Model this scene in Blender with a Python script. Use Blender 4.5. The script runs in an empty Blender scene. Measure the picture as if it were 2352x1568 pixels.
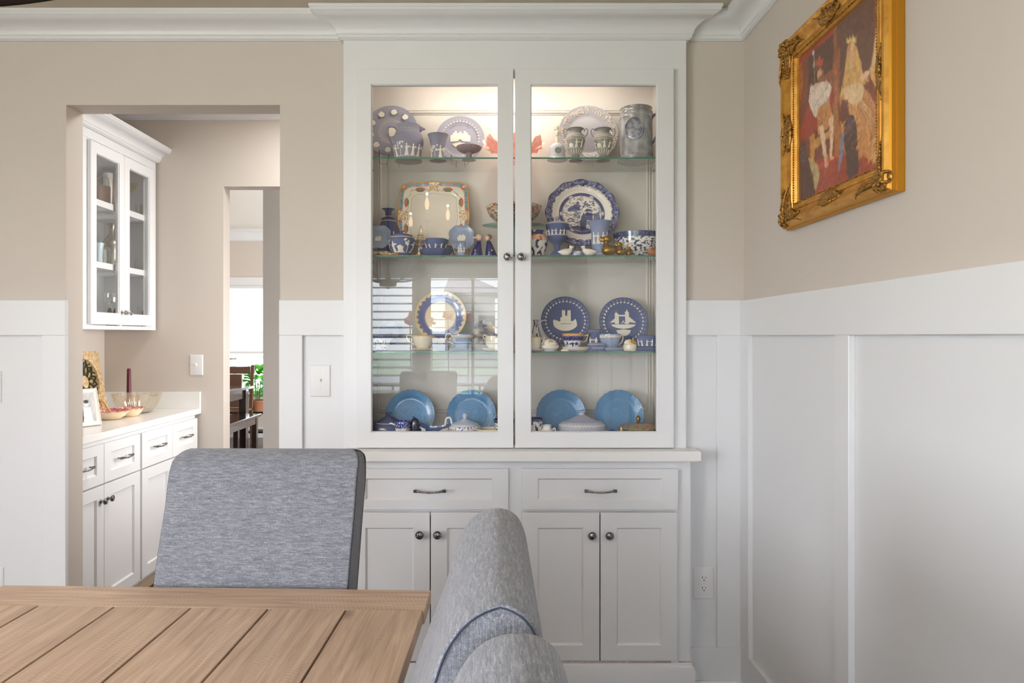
import bpy, bmesh, math, random
import numpy as np
from mathutils import Vector, Matrix
sc = bpy.context.scene
COL = sc.collection
R = random.Random(7)
PI = math.pi
H = 1.336            # eye height
F = 1568.0           # focal length in pixels of the 2352 px wide frame (24 mm lens)

# ---------------------------------------------------------------- camera
cd = bpy.data.cameras.new('camera'); cam = bpy.data.objects.new('camera', cd); COL.objects.link(cam)
cd.sensor_width = 36; cd.lens = 24.0; cd.clip_start = .05; cd.clip_end = 200
cd.shift_x = 46/2352; cd.shift_y = -12/2352
cam.location = (0, 0, H); cam.rotation_euler = (PI/2, 0, 0)
sc.camera = cam

# ---------------------------------------------------------------- world, exposure, large lights
def lin(c):
    return tuple(((v/255)/12.92 if v/255 <= .04045 else ((v/255+.055)/1.055)**2.4) for v in c)
w = bpy.data.worlds.new('overcast_sky'); sc.world = w; w.use_nodes = True
bg = w.node_tree.nodes['Background']; bg.inputs[0].default_value = (.84, .905, 1.0, 1); bg.inputs[1].default_value = 12
sc.view_settings.view_transform = 'Standard'; sc.view_settings.look = 'None'
sc.view_settings.gamma = 1; sc.view_settings.use_curve_mapping = False
sc.view_settings.exposure = 0.17
sc.cycles.use_denoising = True
sc.cycles.max_bounces = 10; sc.cycles.transparent_max_bounces = 24; sc.cycles.diffuse_bounces = 5
sc.cycles.caustics_reflective = False; sc.cycles.caustics_refractive = False
sc.cycles.sample_clamp_indirect = 6

def area(name, loc, rot, size, power, col, size_y=None):
    l = bpy.data.lights.new(name, 'AREA'); l.energy = power; l.color = col; l.size = size
    if size_y: l.shape = 'RECTANGLE'; l.size_y = size_y
    o = bpy.data.objects.new(name, l); COL.objects.link(o); o.location = loc; o.rotation_euler = rot
    return o
WARM = (1.0, .95, .89); DAY = (.88, .94, 1.0)
area('side_fill', (-3.14, -.9, 1.42), (0, -PI/2, 0), 1.2, 52, (1, .965, .95), 1.3)          # added fill from the left, at an unseen made-up window
area('rear_fill', (-1.66, -1.73, 1.05), (PI/2, 0, -.25), 0.7, 8, (.88, .93, 1), 1.3)          # added fill by the rear wall, left of the mirrored window
area('ceiling_fill_a', (-1.40, .25, 2.54), (0, 0, 0), .30, 11, WARM)  # added warm fill over the table, clear of the mirrored view
area('ceiling_fill_b', (-1.75, -1.0, 2.54), (0, 0, 0), .30, 7, WARM)  # second added warm fill, behind the camera
area('pantry_downlight', (-.9, 3.45, 2.67), (0, 0, 0), .55, 16, (1, .985, .96))
area('pantry_side_fill', (-.37, 3.62, 1.2), (0, PI/2, 0), .7, 7.5, (1, .98, .96), 1.1).data.spread = 1.7  # added fill for the pantry fronts; that wall has no window
area('breakfast_side_fill', (1.35, 7.0, 1.6), (0, PI/2, 0), 1.8, 230, (.95, .98, 1), 1.2)  # added fill from the unseen right side, no window there
def point(name, loc, power, col, r=.02):
    l = bpy.data.lights.new(name, 'POINT'); l.energy = power; l.color = col; l.shadow_soft_size = r
    o = bpy.data.objects.new(name, l); COL.objects.link(o); o.location = loc; return o

# ---------------------------------------------------------------- helpers: pixels of the reference -> metres
def U(px, py, Y):
    return Vector(((px-1130)*Y/F, Y, H+(772-py)*Y/F))
def UX(px, Y): return (px-1130)*Y/F
def UZ(py, Y): return H+(772-py)*Y/F
def atZ(px, py, z):
    Y = (H-z)*F/(py-772); return U(px, py, Y)
def atX(px, py, X):
    Y = X*F/(px-1130); return U(px, py, Y)

# ---------------------------------------------------------------- mesh builder
class MB:
    def __init__(s): s.v = []; s.f = []; s.m = []; s.c = {}; s.mi = 0; s.M = None
    def av(s, p, col=None):
        p = Vector(p)
        if s.M is not None: p = s.M @ p
        s.v.append(p)
        if col is not None: s.c[len(s.v)-1] = col
        return len(s.v)-1
    def face(s, idx): s.f.append(tuple(idx)); s.m.append(s.mi)
    def box(s, x0, x1, y0, y1, z0, z1, b=0.0):
        if x0 > x1: x0, x1 = x1, x0
        if y0 > y1: y0, y1 = y1, y0
        if z0 > z1: z0, z1 = z1, z0
        if b <= 0:
            i = [s.av((x, y, z)) for x in (x0, x1) for y in (y0, y1) for z in (z0, z1)]
            for q in ((0,1,3,2),(4,6,7,5),(0,4,5,1),(2,3,7,6),(0,2,6,4),(1,5,7,3)): s.face([i[k] for k in q])
            return
        b = min(b, (x1-x0)*.49, (y1-y0)*.49, (z1-z0)*.49)
        X = (x0, x1); Y = (y0, y1); Z = (z0, z1); g = (b, -b); vi = {}
        for i in (0, 1):
            for j in (0, 1):
                for k in (0, 1):
                    vi[i,j,k,0] = s.av((X[i], Y[j]+g[j], Z[k]+g[k]))
                    vi[i,j,k,1] = s.av((X[i]+g[i], Y[j], Z[k]+g[k]))
                    vi[i,j,k,2] = s.av((X[i]+g[i], Y[j]+g[j], Z[k]))
                    t = (vi[i,j,k,0], vi[i,j,k,1], vi[i,j,k,2])
                    s.face(t if (i+j+k) % 2 else t[::-1])
        def q(a, flip):
            s.face(a[::-1] if flip else a)
        for i in (0, 1):
            q([vi[i,0,0,0], vi[i,1,0,0], vi[i,1,1,0], vi[i,0,1,0]], i == 0)
            q([vi[0,i,0,1], vi[0,i,1,1], vi[1,i,1,1], vi[1,i,0,1]], i == 0)
            q([vi[0,0,i,2], vi[1,0,i,2], vi[1,1,i,2], vi[0,1,i,2]], i == 0)
        for a in (0, 1):
            for c in (0, 1):
                q([vi[a,c,0,0], vi[a,c,0,1], vi[a,c,1,1], vi[a,c,1,0]], (a+c) % 2 == 1)
                q([vi[a,0,c,0], vi[a,1,c,0], vi[a,1,c,2], vi[a,0,c,2]], (a+c) % 2 == 0)
                q([vi[0,a,c,1], vi[1,a,c,1], vi[1,a,c,2], vi[0,a,c,2]], (a+c) % 2 == 1)
    def rings(s, rows, closed=True, cap0=False, cap1=False, cols=None):
        n = len(rows[0]); ids = []
        for r_i, row in enumerate(rows):
            ids.append([s.av(p, cols[r_i][k] if cols is not None else None) for k, p in enumerate(row)])
        for a in range(len(ids)-1):
            for k in range(n if closed else n-1):
                k2 = (k+1) % n
                s.face((ids[a][k], ids[a][k2], ids[a+1][k2], ids[a+1][k]))
        if cap0: s.face(ids[0][::-1])
        if cap1: s.face(ids[-1])
        return ids
    def lathe(s, prof, seg=48, c=(0, 0, 0), colf=None, sx=1.0, sy=1.0, wob=None):
        rows = []; cols = [] if colf else None
        for (r, z) in prof:
            row = []; cr = []
            for k in range(seg):
                a = 2*PI*k/seg
                rr = max(r, 1e-5)*(1 if wob is None else wob(a, z))
                row.append((c[0]+rr*math.cos(a)*sx, c[1]+rr*math.sin(a)*sy, c[2]+z))
                if colf: cr.append(colf(a, z, r))
            rows.append(row)
            if colf: cols.append(cr)
        return s.rings(rows, True, cols=cols)
    def tube(s, pts, r, seg=8, flat=1.0, cap=True):
        pts = [Vector(p) for p in pts]; n = len(pts)
        rs = r if isinstance(r, (list, tuple)) else [r]*n
        t0 = (pts[1]-pts[0]).normalized(); up = Vector((0, 0, 1)) if abs(t0.z) < .9 else Vector((1, 0, 0))
        nrm = t0.cross(up).normalized(); rows = []
        for i in range(n):
            t = (pts[min(i+1, n-1)]-pts[max(i-1, 0)]).normalized()
            nrm = (nrm - t*nrm.dot(t))
            nrm = nrm.normalized() if nrm.length > 1e-6 else t.orthogonal().normalized()
            bn = t.cross(nrm)
            rows.append([pts[i]+(nrm*math.cos(2*PI*k/seg)+bn*math.sin(2*PI*k/seg)*flat)*rs[i] for k in range(seg)])
        s.rings(rows, True, cap, cap)
    def ell(s, c, r, seg=14, rn=9, M=None):
        rows = []
        for i in range(rn+1):
            t = PI*i/rn; rr = max(math.sin(t), 1e-4)
            row = [Vector((r[0]*rr*math.cos(2*PI*k/seg), r[1]*rr*math.sin(2*PI*k/seg), -r[2]*math.cos(t))) for k in range(seg)]
            if M is not None: row = [M @ p for p in row]
            rows.append([p+Vector(c) for p in row])
        s.rings(rows, True)
    def prism(s, poly, mapf, h0, h1, side=True):
        a = [s.av(mapf(x, y, h0)) for x, y in poly]; b = [s.av(mapf(x, y, h1)) for x, y in poly]
        s.face(b)
        n = len(poly)
        if side:
            for k in range(n): s.face((a[k], a[(k+1) % n], b[(k+1) % n], b[k]))
    def build(s, name, mats, parent=None, world=True, angle=35, smooth=True, kind=None, label=None):
        me = bpy.data.meshes.new(name)
        vs = s.v
        if parent is not None and world:
            inv = ROOTM[parent.name]
            vs = [inv @ p for p in vs]
        me.from_pydata([tuple(p) for p in vs], [], s.f)
        if not isinstance(mats, (list, tuple)): mats = [mats]
        for m in mats: me.materials.append(m)
        if len(mats) > 1: me.polygons.foreach_set('material_index', s.m)
        if s.c:
            at = me.color_attributes.new('col', 'FLOAT_COLOR', 'POINT')
            arr = np.ones((len(vs), 4), dtype=np.float32)
            for k, cc in s.c.items(): arr[k, :3] = cc
            at.data.foreach_set('color', arr.ravel())
        me.validate(); me.update()
        bm = bmesh.new(); bm.from_mesh(me)
        if smooth: bmesh.ops.remove_doubles(bm, verts=bm.verts, dist=2e-6)
        bmesh.ops.recalc_face_normals(bm, faces=bm.faces); bm.to_mesh(me); bm.free()
        if smooth:
            me.shade_smooth(); me.set_sharp_from_angle(angle=math.radians(angle))
        o = bpy.data.objects.new(name, me); COL.objects.link(o)
        if parent is not None:
            o.parent = parent; ROOTM[o.name] = ROOTM[parent.name]
        else: ROOTM[o.name] = Matrix.Identity(4)
        if kind: o['kind'] = kind
        if label: o['label'] = label
        return o
ROOTM = {}
def thing(name, label, cat, loc=(0, 0, 0), rz=0.0, group=None):
    o = bpy.data.objects.new(name, None); COL.objects.link(o); o.empty_display_size = .05
    o.location = loc; o.rotation_euler = (0, 0, rz)
    o['label'] = label; o['category'] = cat
    if group: o['group'] = group
    ROOTM[o.name] = (Matrix.Translation(Vector(loc)) @ Matrix.Rotation(rz, 4, 'Z')).inverted()
    return o
def tag(o, label, cat, group=None):
    o['label'] = label; o['category'] = cat
    if group: o['group'] = group
    return o
def struct(o): o['kind'] = 'structure'; return o
def sweep(path, prof, side=1, z=0.0, ends=None):
    """mitred moulding; prof = [(out, up)], out measured to the left (side=1) or right (-1) of the walk"""
    P = [Vector((p[0], p[1])) for p in path]; n = len(P); rows = []
    for i in range(n):
        d0 = (P[i]-P[i-1]).normalized() if i > 0 else None
        d1 = (P[i+1]-P[i]).normalized() if i < n-1 else None
        if ends and i == 0 and ends[0] is not None: d0 = Vector(ends[0]).normalized()
        if ends and i == n-1 and ends[1] is not None: d1 = Vector(ends[1]).normalized()
        if d0 is None: d0 = d1
        if d1 is None: d1 = d0
        n0 = Vector((-d0.y, d0.x))*side; n1 = Vector((-d1.y, d1.x))*side
        m = (n0+n1); m = m/(m.dot(n0)) if m.length > 1e-6 else n0
        rows.append([(P[i].x+m.x*o, P[i].y+m.y*o, z+u) for o, u in prof])
    b = MB(); b.rings(rows, True, True, True); return b

# ---------------------------------------------------------------- materials
def nt(m): return m.node_tree.nodes, m.node_tree.links
def mat(name, col, rough=.5, metal=0.0, var=0, vscale=8, bump=0, bscale=60, coat=0, emit=0, spec=None, sss=0, vstretch=None, var2=None):
    m = bpy.data.materials.new(name); m.use_nodes = True; N, L = nt(m); b = N['Principled BSDF']
    c = lin(col)
    b.inputs['Base Color'].default_value = (*c, 1); b.inputs['Roughness'].default_value = rough; b.inputs['Metallic'].default_value = metal
    if coat: b.inputs['Coat Weight'].default_value = coat; b.inputs['Coat Roughness'].default_value = .06
    if spec is not None: b.inputs['Specular IOR Level'].default_value = spec
    if emit: b.inputs['Emission Color'].default_value = (*c, 1); b.inputs['Emission Strength'].default_value = emit
    if var or bump:
        tc = N.new('ShaderNodeTexCoord'); mp = N.new('ShaderNodeMapping'); L.new(tc.outputs['Object'], mp.inputs[0])
        if vstretch: mp.inputs['Scale'].default_value = vstretch
    if var:
        nz = N.new('ShaderNodeTexNoise'); nz.inputs['Scale'].default_value = vscale; nz.inputs['Detail'].default_value = 4
        L.new(mp.outputs[0], nz.inputs['Vector'])
        mx = N.new('ShaderNodeMix'); mx.data_type = 'RGBA'
        c2 = lin(var2) if var2 else tuple(v*(1-var) for v in c)
        mx.inputs[6].default_value = (*c, 1); mx.inputs[7].default_value = (*c2, 1)
        rp = N.new('ShaderNodeMapRange'); rp.inputs[1].default_value = .35; rp.inputs[2].default_value = .65
        L.new(nz.outputs[0], rp.inputs[0]); L.new(rp.outputs[0], mx.inputs[0]); L.new(mx.outputs[2], b.inputs['Base Color'])
    if bump:
        nb = N.new('ShaderNodeTexNoise'); nb.inputs['Scale'].default_value = bscale; nb.inputs['Detail'].default_value = 3
        L.new(mp.outputs[0], nb.inputs['Vector'])
        bp = N.new('ShaderNodeBump'); bp.inputs['Strength'].default_value = bump; bp.inputs['Distance'].default_value = .002
        L.new(nb.outputs[0], bp.inputs['Height']); L.new(bp.outputs[0], b.inputs['Normal'])
    return m
def vmat(name, rough=.25, coat=.5, bump=0, bscale=200):
    m = mat(name, (200, 200, 200), rough, coat=coat, bump=bump, bscale=bscale); N, L = nt(m)
    a = N.new('ShaderNodeAttribute'); a.attribute_name = 'col'; L.new(a.outputs['Color'], N['Principled BSDF'].inputs['Base Color']); return m
def glass(name, tint=(1, 1, 1), f0=.045, rough=0.0, gl=(1, 1, 1)):
    m = bpy.data.materials.new(name); m.use_nodes = True; N, L = nt(m); N.remove(N['Principled BSDF'])
    out = N['Material Output']; tr = N.new('ShaderNodeBsdfTransparent'); g = N.new('ShaderNodeBsdfGlossy'); mx = N.new('ShaderNodeMixShader')
    tr.inputs[0].default_value = (*tint, 1); g.inputs[0].default_value = (*gl, 1); g.inputs['Roughness'].default_value = rough
    lw = N.new('ShaderNodeLayerWeight'); lw.inputs[0].default_value = .5
    p = N.new('ShaderNodeMath'); p.operation = 'POWER'; p.inputs[1].default_value = 5; L.new(lw.outputs['Facing'], p.inputs[0])
    q = N.new('ShaderNodeMath'); q.operation = 'MULTIPLY_ADD'; q.inputs[1].default_value = 1-f0; q.inputs[2].default_value = f0
    L.new(p.outputs[0], q.inputs[0]); L.new(q.outputs[0], mx.inputs[0]); L.new(tr.outputs[0], mx.inputs[1]); L.new(g.outputs[0], mx.inputs[2])
    L.new(mx.outputs[0], out.inputs[0]); return m

M_WALL = mat('beige_wall_paint', (205, 196, 187), .7, bump=.08, bscale=260)
M_CEIL = mat('ceiling_paint', (196, 186, 170), .8)
M_WCEIL = mat('pale_ceiling_paint', (226, 222, 214), .8)
M_TRIM = mat('white_trim_paint', (226, 227, 229), .38, bump=.03, bscale=120)
M_CAB = mat('white_cabinet_lacquer', (228, 229, 231), .30, bump=.02, bscale=90)
M_INT = mat('cabinet_interior_paint', (214, 208, 200), .5)
M_TOP = mat('white_worktop', (236, 235, 233), .22, bump=.01, bscale=40)
M_PEW = mat('dark_pewter', (158, 157, 156), .24, 1.0, var=.55, vscale=60)
M_STEEL = mat('satin_nickel', (170, 168, 165), .22, 1.0)
M_PANE = glass('window_glass', (.99, .995, .993), .026)
M_SHELF = glass('shelf_glass', (.985, .997, .992), .035)
M_SHEDGE = mat('shelf_glass_edge', (60, 122, 104), .15, coat=.5)
M_PLASTIC = mat('white_switch_plastic', (226, 226, 226), .3)
M_BLACK = mat('black_slot', (18, 18, 18), .6)
M_BLKMETAL = mat('black_wire', (22, 18, 16), .4, .6)
def floor_mat(name, c1, c2):
    m = bpy.data.materials.new(name); m.use_nodes = True; N, L = nt(m); b = N['Principled BSDF']
    tc = N.new('ShaderNodeTexCoord'); mp = N.new('ShaderNodeMapping'); mp.inputs['Scale'].default_value = (14, 1.2, 1)
    L.new(tc.outputs['Object'], mp.inputs[0])
    nz = N.new('ShaderNodeTexNoise'); nz.inputs['Scale'].default_value = 3; nz.inputs['Detail'].default_value = 8; L.new(mp.outputs[0], nz.inputs['Vector'])
    cr = N.new('ShaderNodeValToRGB'); cr.color_ramp.elements[0].color = (*lin(c1), 1); cr.color_ramp.elements[1].color = (*lin(c2), 1)
    cr.color_ramp.elements[0].position = .35; cr.color_ramp.elements[1].position = .7
    L.new(nz.outputs[0], cr.inputs[0]); L.new(cr.outputs[0], b.inputs['Base Color']); b.inputs['Roughness'].default_value = .22
    return m
M_FLOOR = floor_mat('dark_walnut_floor', (40, 22, 14), (98, 56, 34))

# ================================================================= ROOM SHELL
W = 2.634; WT = 2.741                       # faces of the back wall
XL, XR, YB = -3.2, .971, -1.9
ZC = 2.555; ZP = 2.72                        # ceilings: dining room, pantry
DX0, DX1 = UX(152, W), UX(643, W); DZ = UZ(241, W)     # doorway
HX0, HX1 = UX(789, 2.60), UX(1576, 2.60)               # display cabinet
# --- back wall pieces (one wall)
b = MB()
b.box(XL, DX0, W, WT, 0, ZC); b.box(DX0, DX1, W, WT, DZ, ZC); b.box(DX1, HX0+.02, W, WT, 0, ZC)
b.box(HX1-.02, XR, W, WT, 0, ZC); b.box(HX0+.02, HX1-.02, W, WT, UZ(140, W), ZC)
wall_back = struct(b.build('wall_back', M_WALL, smooth=False))
b = MB(); b.box(XR, XR+.12, YB-.1, WT+.4, 0, ZC); wall_right = struct(b.build('wall_right', M_WALL, smooth=False))
# left wall with an unseen opening added for the side fill
b = MB()
wy0, wy1, wz0, wz1 = -1.6, -.2, .75, 2.08
b.box(XL-.12, XL, YB-.1, wy0, 0, ZC); b.box(XL-.12, XL, wy1, WT, 0, ZC); b.box(XL-.12, XL, wy0, wy1, 0, wz0); b.box(XL-.12, XL, wy0, wy1, wz1, ZC)
wall_left = struct(b.build('wall_left', M_WALL, smooth=False))
b = MB()
for y in (wy0, (wy0+wy1)/2, wy1): b.box(XL-.08, XL-.03, y-.03, y+.03, wz0, wz1)
for z in (wz0, wz1): b.box(XL-.08, XL+.0, wy0, wy1, z-.03, z+.03)
struct(b.build('added_window', M_TRIM, smooth=False))  # made-up frame in the opening behind the side fill
# rear wall with the two-sash window that the display cabinet's glass mirrors
MIR = 2.59
def mirY(px, py, Y):           # point seen mirrored in the cabinet glass, on the plane Y
    d = 2*MIR-Y; return Vector(((px-1130)*d/F, Y, H+(772-py)*d/F))
RY = -1.75
a0 = mirY(762, 628, RY); a1 = mirY(953, 915, RY); c0 = mirY(980, 628, RY); c1 = mirY(1182, 915, RY)
YB = RY-.12
b = MB()
b.box(XL, a0.x, YB, RY, 0, ZC); b.box(c1.x, XR, YB, RY, 0, ZC); b.box(a0.x, c1.x, YB, RY, a0.z, ZC); b.box(a0.x, c1.x, YB, RY, 0, a1.z)
b.box(a1.x, c0.x, YB, RY, a1.z, a0.z)
wall_rear = struct(b.build('wall_rear', M_WALL, smooth=False))
M_SLAT = mat('white_blind_slat', (222, 222, 222), .5)
for nm, (xa, xb) in (('window_1', (a0.x, a1.x)), ('window_3', (c0.x, c1.x))):
    b = MB()
    for x in (xa, xb-.035): b.box(x, x+.035, RY-.09, RY-.05, a1.z, a0.z)
    for z in (a1.z, a0.z-.04, (a1.z+a0.z)/2-.02): b.box(xa, xb, RY-.09, RY-.05, z, z+.04)
    win = struct(b.build(nm, M_TRIM, smooth=False))
    if nm == 'window_3':
        b = MB(); mxx = mirY(1086, 700, RY-.07).x; b.box(mxx-.014, mxx+.014, RY-.085, RY-.055, a1.z+.04, a0.z-.04); b.build('muntin', M_TRIM, win, smooth=False)
    b = MB(); b.box(xa, xb, RY-.072, RY-.068, a1.z, a0.z); b.build('pane', M_PANE, win, smooth=False)
    n = 15; sp = (a0.z-a1.z-.05)/n
    first = None
    for k in range(n):
        z = a1.z+.03+sp*(k+.5)
        if first is None:
            b = MB(); b.box(xa+.01, xb-.01, -.0215, .0215, -.0014, .0014, .001); first = b.build('slat', M_SLAT, win, world=True, smooth=False); first.location = (0, RY-.0235, z); first.rotation_euler.x = math.radians(-24 if nm == 'window_1' else -13)
        else:
            o = first.copy(); COL.objects.link(o); o.parent = win; o.location.z = z
    b = MB(); b.box(xa+.008, xb-.008, RY-.048, RY-.0, a0.z-.045, a0.z-.002, .002); b.build('head_rail', M_SLAT, win)
    b = MB()
    for (x0, x1, z0, z1) in ((xa-.07, xa, a1.z, a0.z+.07), (xb, xb+.04 if nm == 'window_3' else xb+.02, a1.z, a0.z+.07), (xa-.07, xb+.02, a0.z, a0.z+.07), (xa-.07, xb+.02, a1.z-.05, a1.z)):
        b.box(x0, x1, RY, RY+.018, z0, z1, .002)
    b.build('window_casing', M_TRIM, win)
b = MB(); b.box(XL-.1, XR+.1, YB-.1, WT, -.06, 0); b.box(-2.7, 1.2, WT, 12, -.06, 0); floor = struct(b.build('floor', M_FLOOR, smooth=False))
b = MB(); b.box(XL-.1, XR+.1, YB-.1, WT-.02, ZC, ZC+.08); struct(b.build('ceiling', M_CEIL, smooth=False))
# outside, beyond the rear window
M_GRASS = mat('lawn_grass', (186, 206, 176), .9, var=.4, vscale=3)
M_ROAD = mat('asphalt', (176, 178, 182), .9, var=.15, vscale=2)
b = MB(); b.box(-60, 60, -90, YB-.05, -.75, -.7); struct(b.build('lawn', M_GRASS, smooth=False))
b = MB(); b.box(-60, 60, -30, -21, -.7, -.68); struct(b.build('road', M_ROAD, smooth=False))
nb = thing('neighbouring_house', 'pale grey neighbouring house with hipped roof, mirrored in left cabinet door', 'house', (-.2, -42, -.7))
b = MB(); b.box(-3.1, .2, -46, -40, -.7, 4.2); b.build('wall', mat('house_siding', (232, 226, 232), .8), nb, smooth=False)
b = MB(); A = [(-3.2, -46.5, 4.2), (1.0, -46.5, 4.2), (1.0, -39.5, 4.2), (-3.2, -39.5, 4.2), (-3.0, -43, 5.6), (-1.6, -43, 5.6)]
for p in A: b.av(p)
for q in ((0, 1, 5, 4), (1, 2, 5), (2, 3, 4, 5), (3, 0, 4), (0, 3, 2, 1)): b.face(q)
b.build('roof', mat('house_roof', (186, 178, 188), .9), nb, smooth=False)
M_DKPANE = mat('dark_house_window', (74, 84, 96), .2)
for x in (-2.4, -.9):
    b = MB(); b.box(x, x+1.1, -40.05, -39.97, 1.0, 2.7); b.build('window', M_DKPANE, nb, smooth=False)
M_SHRUB = mat('garden_shrub_leaves', (96, 136, 78), .8, var=.5, vscale=9)
for (x, y, r_) in ((-1.1, -8, .62), (2.4, -11, .9)):
    b = MB(); b.ell((x, y, -.3), (r_*1.2, r_, r_), 22, 14)
    for v in b.v: v += Vector((R.uniform(-1, 1), R.uniform(-1, 1), R.uniform(-1, 1)))*r_*.08
    tag(b.build('garden_shrub', M_SHRUB), 'round green shrub on the lawn ' + ('nearest the window' if r_ < .8 else 'beside the road'), 'shrub', 'garden shrubs outside')

# --- wainscot: rails, stiles, baseboards (painted boards on the walls)
RZ0, RZ1 = UZ(770, W-.02), UZ(689, W-.02); BB = UZ(1487, W-.016)
M_PANEL = mat('painted_wainscot_panel', (224, 225, 227), .42)
def board(x0, x1, y0, y1, z0, z1, nm, par, bev=.0015, m=None):
    b = MB(); b.box(x0, x1, y0, y1, z0, z1, bev); return b.build(nm, m or M_TRIM, par)
FT = .02
def back_run(x0, x1, stiles, nm):
    board(x0, x1, W-.003, W, 0, RZ1-.01, 'wainscot_panel', wall_back, 0, M_PANEL)
    board(x0, x1, W-FT, W-.003, RZ0, RZ1, 'chair_rail', wall_back)
    for a, c in stiles: board(a, c, W-FT+.001, W-.003, BB, RZ0, 'wainscot_stile', wall_back)
dl = UX(150, W-.02)
back_run(XL, dl, [(UX(95, W-.02), dl), (UX(95, W-.02)-.52, UX(95, W-.02)-.43)], 'l')
back_run(DX1+.002, HX0+.01, [(DX1+.002, UX(694, W-.02))], 'm')
back_run(HX1-.01, XR, [(UX(1648, W-.02), XR-.003)], 'r')
def baseb(nm, x0, x1):
    b = MB(); b.box(x0, x1, W-.018, W-.002, 0, BB, .002); b.box(x0, x1, W-.034, W-.016, 0, .02, .006); return struct(b.build(nm, M_TRIM))
baseb('baseboard_back', XL, DX0-.003); baseb('baseboard_middle', DX1+.003, HX0); baseb('baseboard_corner', HX1, XR-.002)
board(XR-.003, XR, RY, W, 0, RZ1-.01, 'wainscot_panel', wall_right, 0, M_PANEL)
board(XR-.022, XR-.003, RY+.02, W-.02, RZ0, UZ(690.5, W-.02), 'chair_rail', wall_right)
ys = atX(1718, 0, XR-.022).y
board(XR-.021, XR-.003, ys, W-.02, BB, RZ0, 'wainscot_stile', wall_right)
y1 = atX(1915, 0, XR-.022).y; y0 = atX(1948, 0, XR-.022).y
pit = y0-atX(1728, 0, XR).y
k = 0
yy1, yy0 = y1, y0
while yy0 > RY+.3:
    board(XR-.021, XR-.003, yy0, yy1, BB, RZ0, 'wainscot_stile', wall_right); yy0 += pit; yy1 += pit
b = MB(); b.box(XR-.018, XR-.002, RY+.02, W-.018, 0, BB, .002); b.box(XR-.034, XR-.016, RY+.02, W-.034, 0, .02, .006); struct(b.build('baseboard_right', M_TRIM))

# --- crown mouldings
def crown_prof(p, d):
    pr = [(0, 0), (p, 0), (p, -.010), (p-.004, -.013), (p-.004, -.020), (p-.012, -.024), (p-.014, -.026)]
    x0, z0, x1, z1 = p-.016, -.031, .022, -d+.020
    for t in range(1, 8):
        a = PI/2*t/8; pr.append((x1+(x0-x1)*(1-math.sin(a)), z0+(z1-z0)*(1-math.cos(a))))
    pr += [(.022, -d+.018), (.017, -d+.014), (.017, -d+.006), (.010, -d+.002), (.010, -d), (0, -d)]
    return pr
zt = UZ(14, W-.1); dd = zt-UZ(93, W-.01)
ZT = ZC
CP = crown_prof(.10, ZC-UZ(93, W-.012))
hx0, hx1, hy = HX0-.001, HX1+.001, 2.60
q = sweep([(XL, W), (hx0, W)], CP, -1, ZC, ends=[None, None]); struct(q.build('trim_1', M_TRIM, angle=25))
hz = ZC+.004
q = sweep([(hx0, W), (hx0, hy), (hx1, hy), (hx1, W)], crown_prof(.105, ZC-UZ(90, 2.59)), -1, ZC-.001); struct(q.build('trim_2', M_TRIM, angle=25))
q = sweep([(hx1, W), (XR, W)], CP, -1, ZC, ends=[None, (0, -1)]); struct(q.build('trim_3', M_TRIM, angle=25))
q = sweep([(XR, W), (XR, RY)], CP, -1, ZC, ends=[(1, 0), None]); struct(q.build('trim_4', M_TRIM, angle=25))

# --- pantry beyond the doorway
PB = 4.08; PXL = UX(240, PB)
ox0 = UX(513, PB)
b = MB(); b.box(PXL-.1, PXL, WT, PB+.1, 0, ZP); struct(b.build('wall_pantry_left', M_WALL, smooth=False))
b = MB(); b.box(PXL, ox0, PB, PB+.1, 0, ZP); b.box(ox0, .9, PB, PB+.1, UZ(428, PB), ZP); struct(b.build('wall_pantry_back', M_WALL, smooth=False))
b = MB(); b.box(-.35, -.25, 2.862, PB+.1, 0, ZP); struct(b.build('wall_pantry_right', M_WALL, smooth=False))
b = MB(); b.box(PXL-.1, .9, WT-.02, PB+.1, ZP, ZP+.06); b.box(PXL-.1, .9, WT-.02, WT, ZC, ZP); struct(b.build('ceiling_pantry', M_WCEIL, smooth=False))
q = sweep([(PXL, PB), (-.35, PB)], crown_prof(.085, ZP-UZ(275, PB-.01)), -1, ZP); struct(q.build('trim_5', M_TRIM, angle=25))
# wall stub past the second opening
hxs = UX(604, 5.7)
b = MB(); b.box(hxs, 1.4, 5.7, 5.8, 0, ZP); struct(b.build('wall_hall', M_WALL, smooth=False))
# breakfast room
FY = 9.0; FZ = 2.74
wx0, wx1 = -3.6, UX(604, FY)+.6
wz1_ = UZ(655, FY); wz0_ = .62
b = MB()
b.box(-4.4, -3.75, FY, FY+.12, 0, FZ); b.box(-2.35, 1.5, FY, FY+.12, 0, FZ); b.box(-3.75, -2.35, FY, FY+.12, wz1_, FZ); b.box(-3.75, -2.35, FY, FY+.12, 0, wz0_)
struct(b.build('wall_breakfast_back', M_WALL, smooth=False))
b = MB(); b.box(-4.5, -4.4, 4.3, FY+.1, 0, FZ); b.box(-4.4, PXL, 4.18, 4.3, 0, FZ); struct(b.build('wall_breakfast_left', M_WALL, smooth=False))
b = MB(); b.box(1.4, 1.5, 4.1, FY+.1, 0, FZ); struct(b.build('wall_breakfast_right', M_WALL, smooth=False))
b = MB(); b.box(-4.5, 1.5, 4.2, FY+.1, FZ, FZ+.06); struct(b.build('ceiling_breakfast', M_WCEIL, smooth=False))
b = MB(); b.box(-4.5, -2.7, 4.2, 12, -.06, 0); struct(b.build('floor_breakfast', M_FLOOR, smooth=False))
q = sweep([(-4.4, FY), (1.4, FY)], crown_prof(.09, FZ-UZ(553, FY)), -1, FZ); struct(q.build('trim_6', M_TRIM, angle=25))
b = MB(); b.box(-4.4, 1.4, FY-.018, FY, 0, .135, .002); struct(b.build('baseboard_breakfast', M_TRIM))
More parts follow.
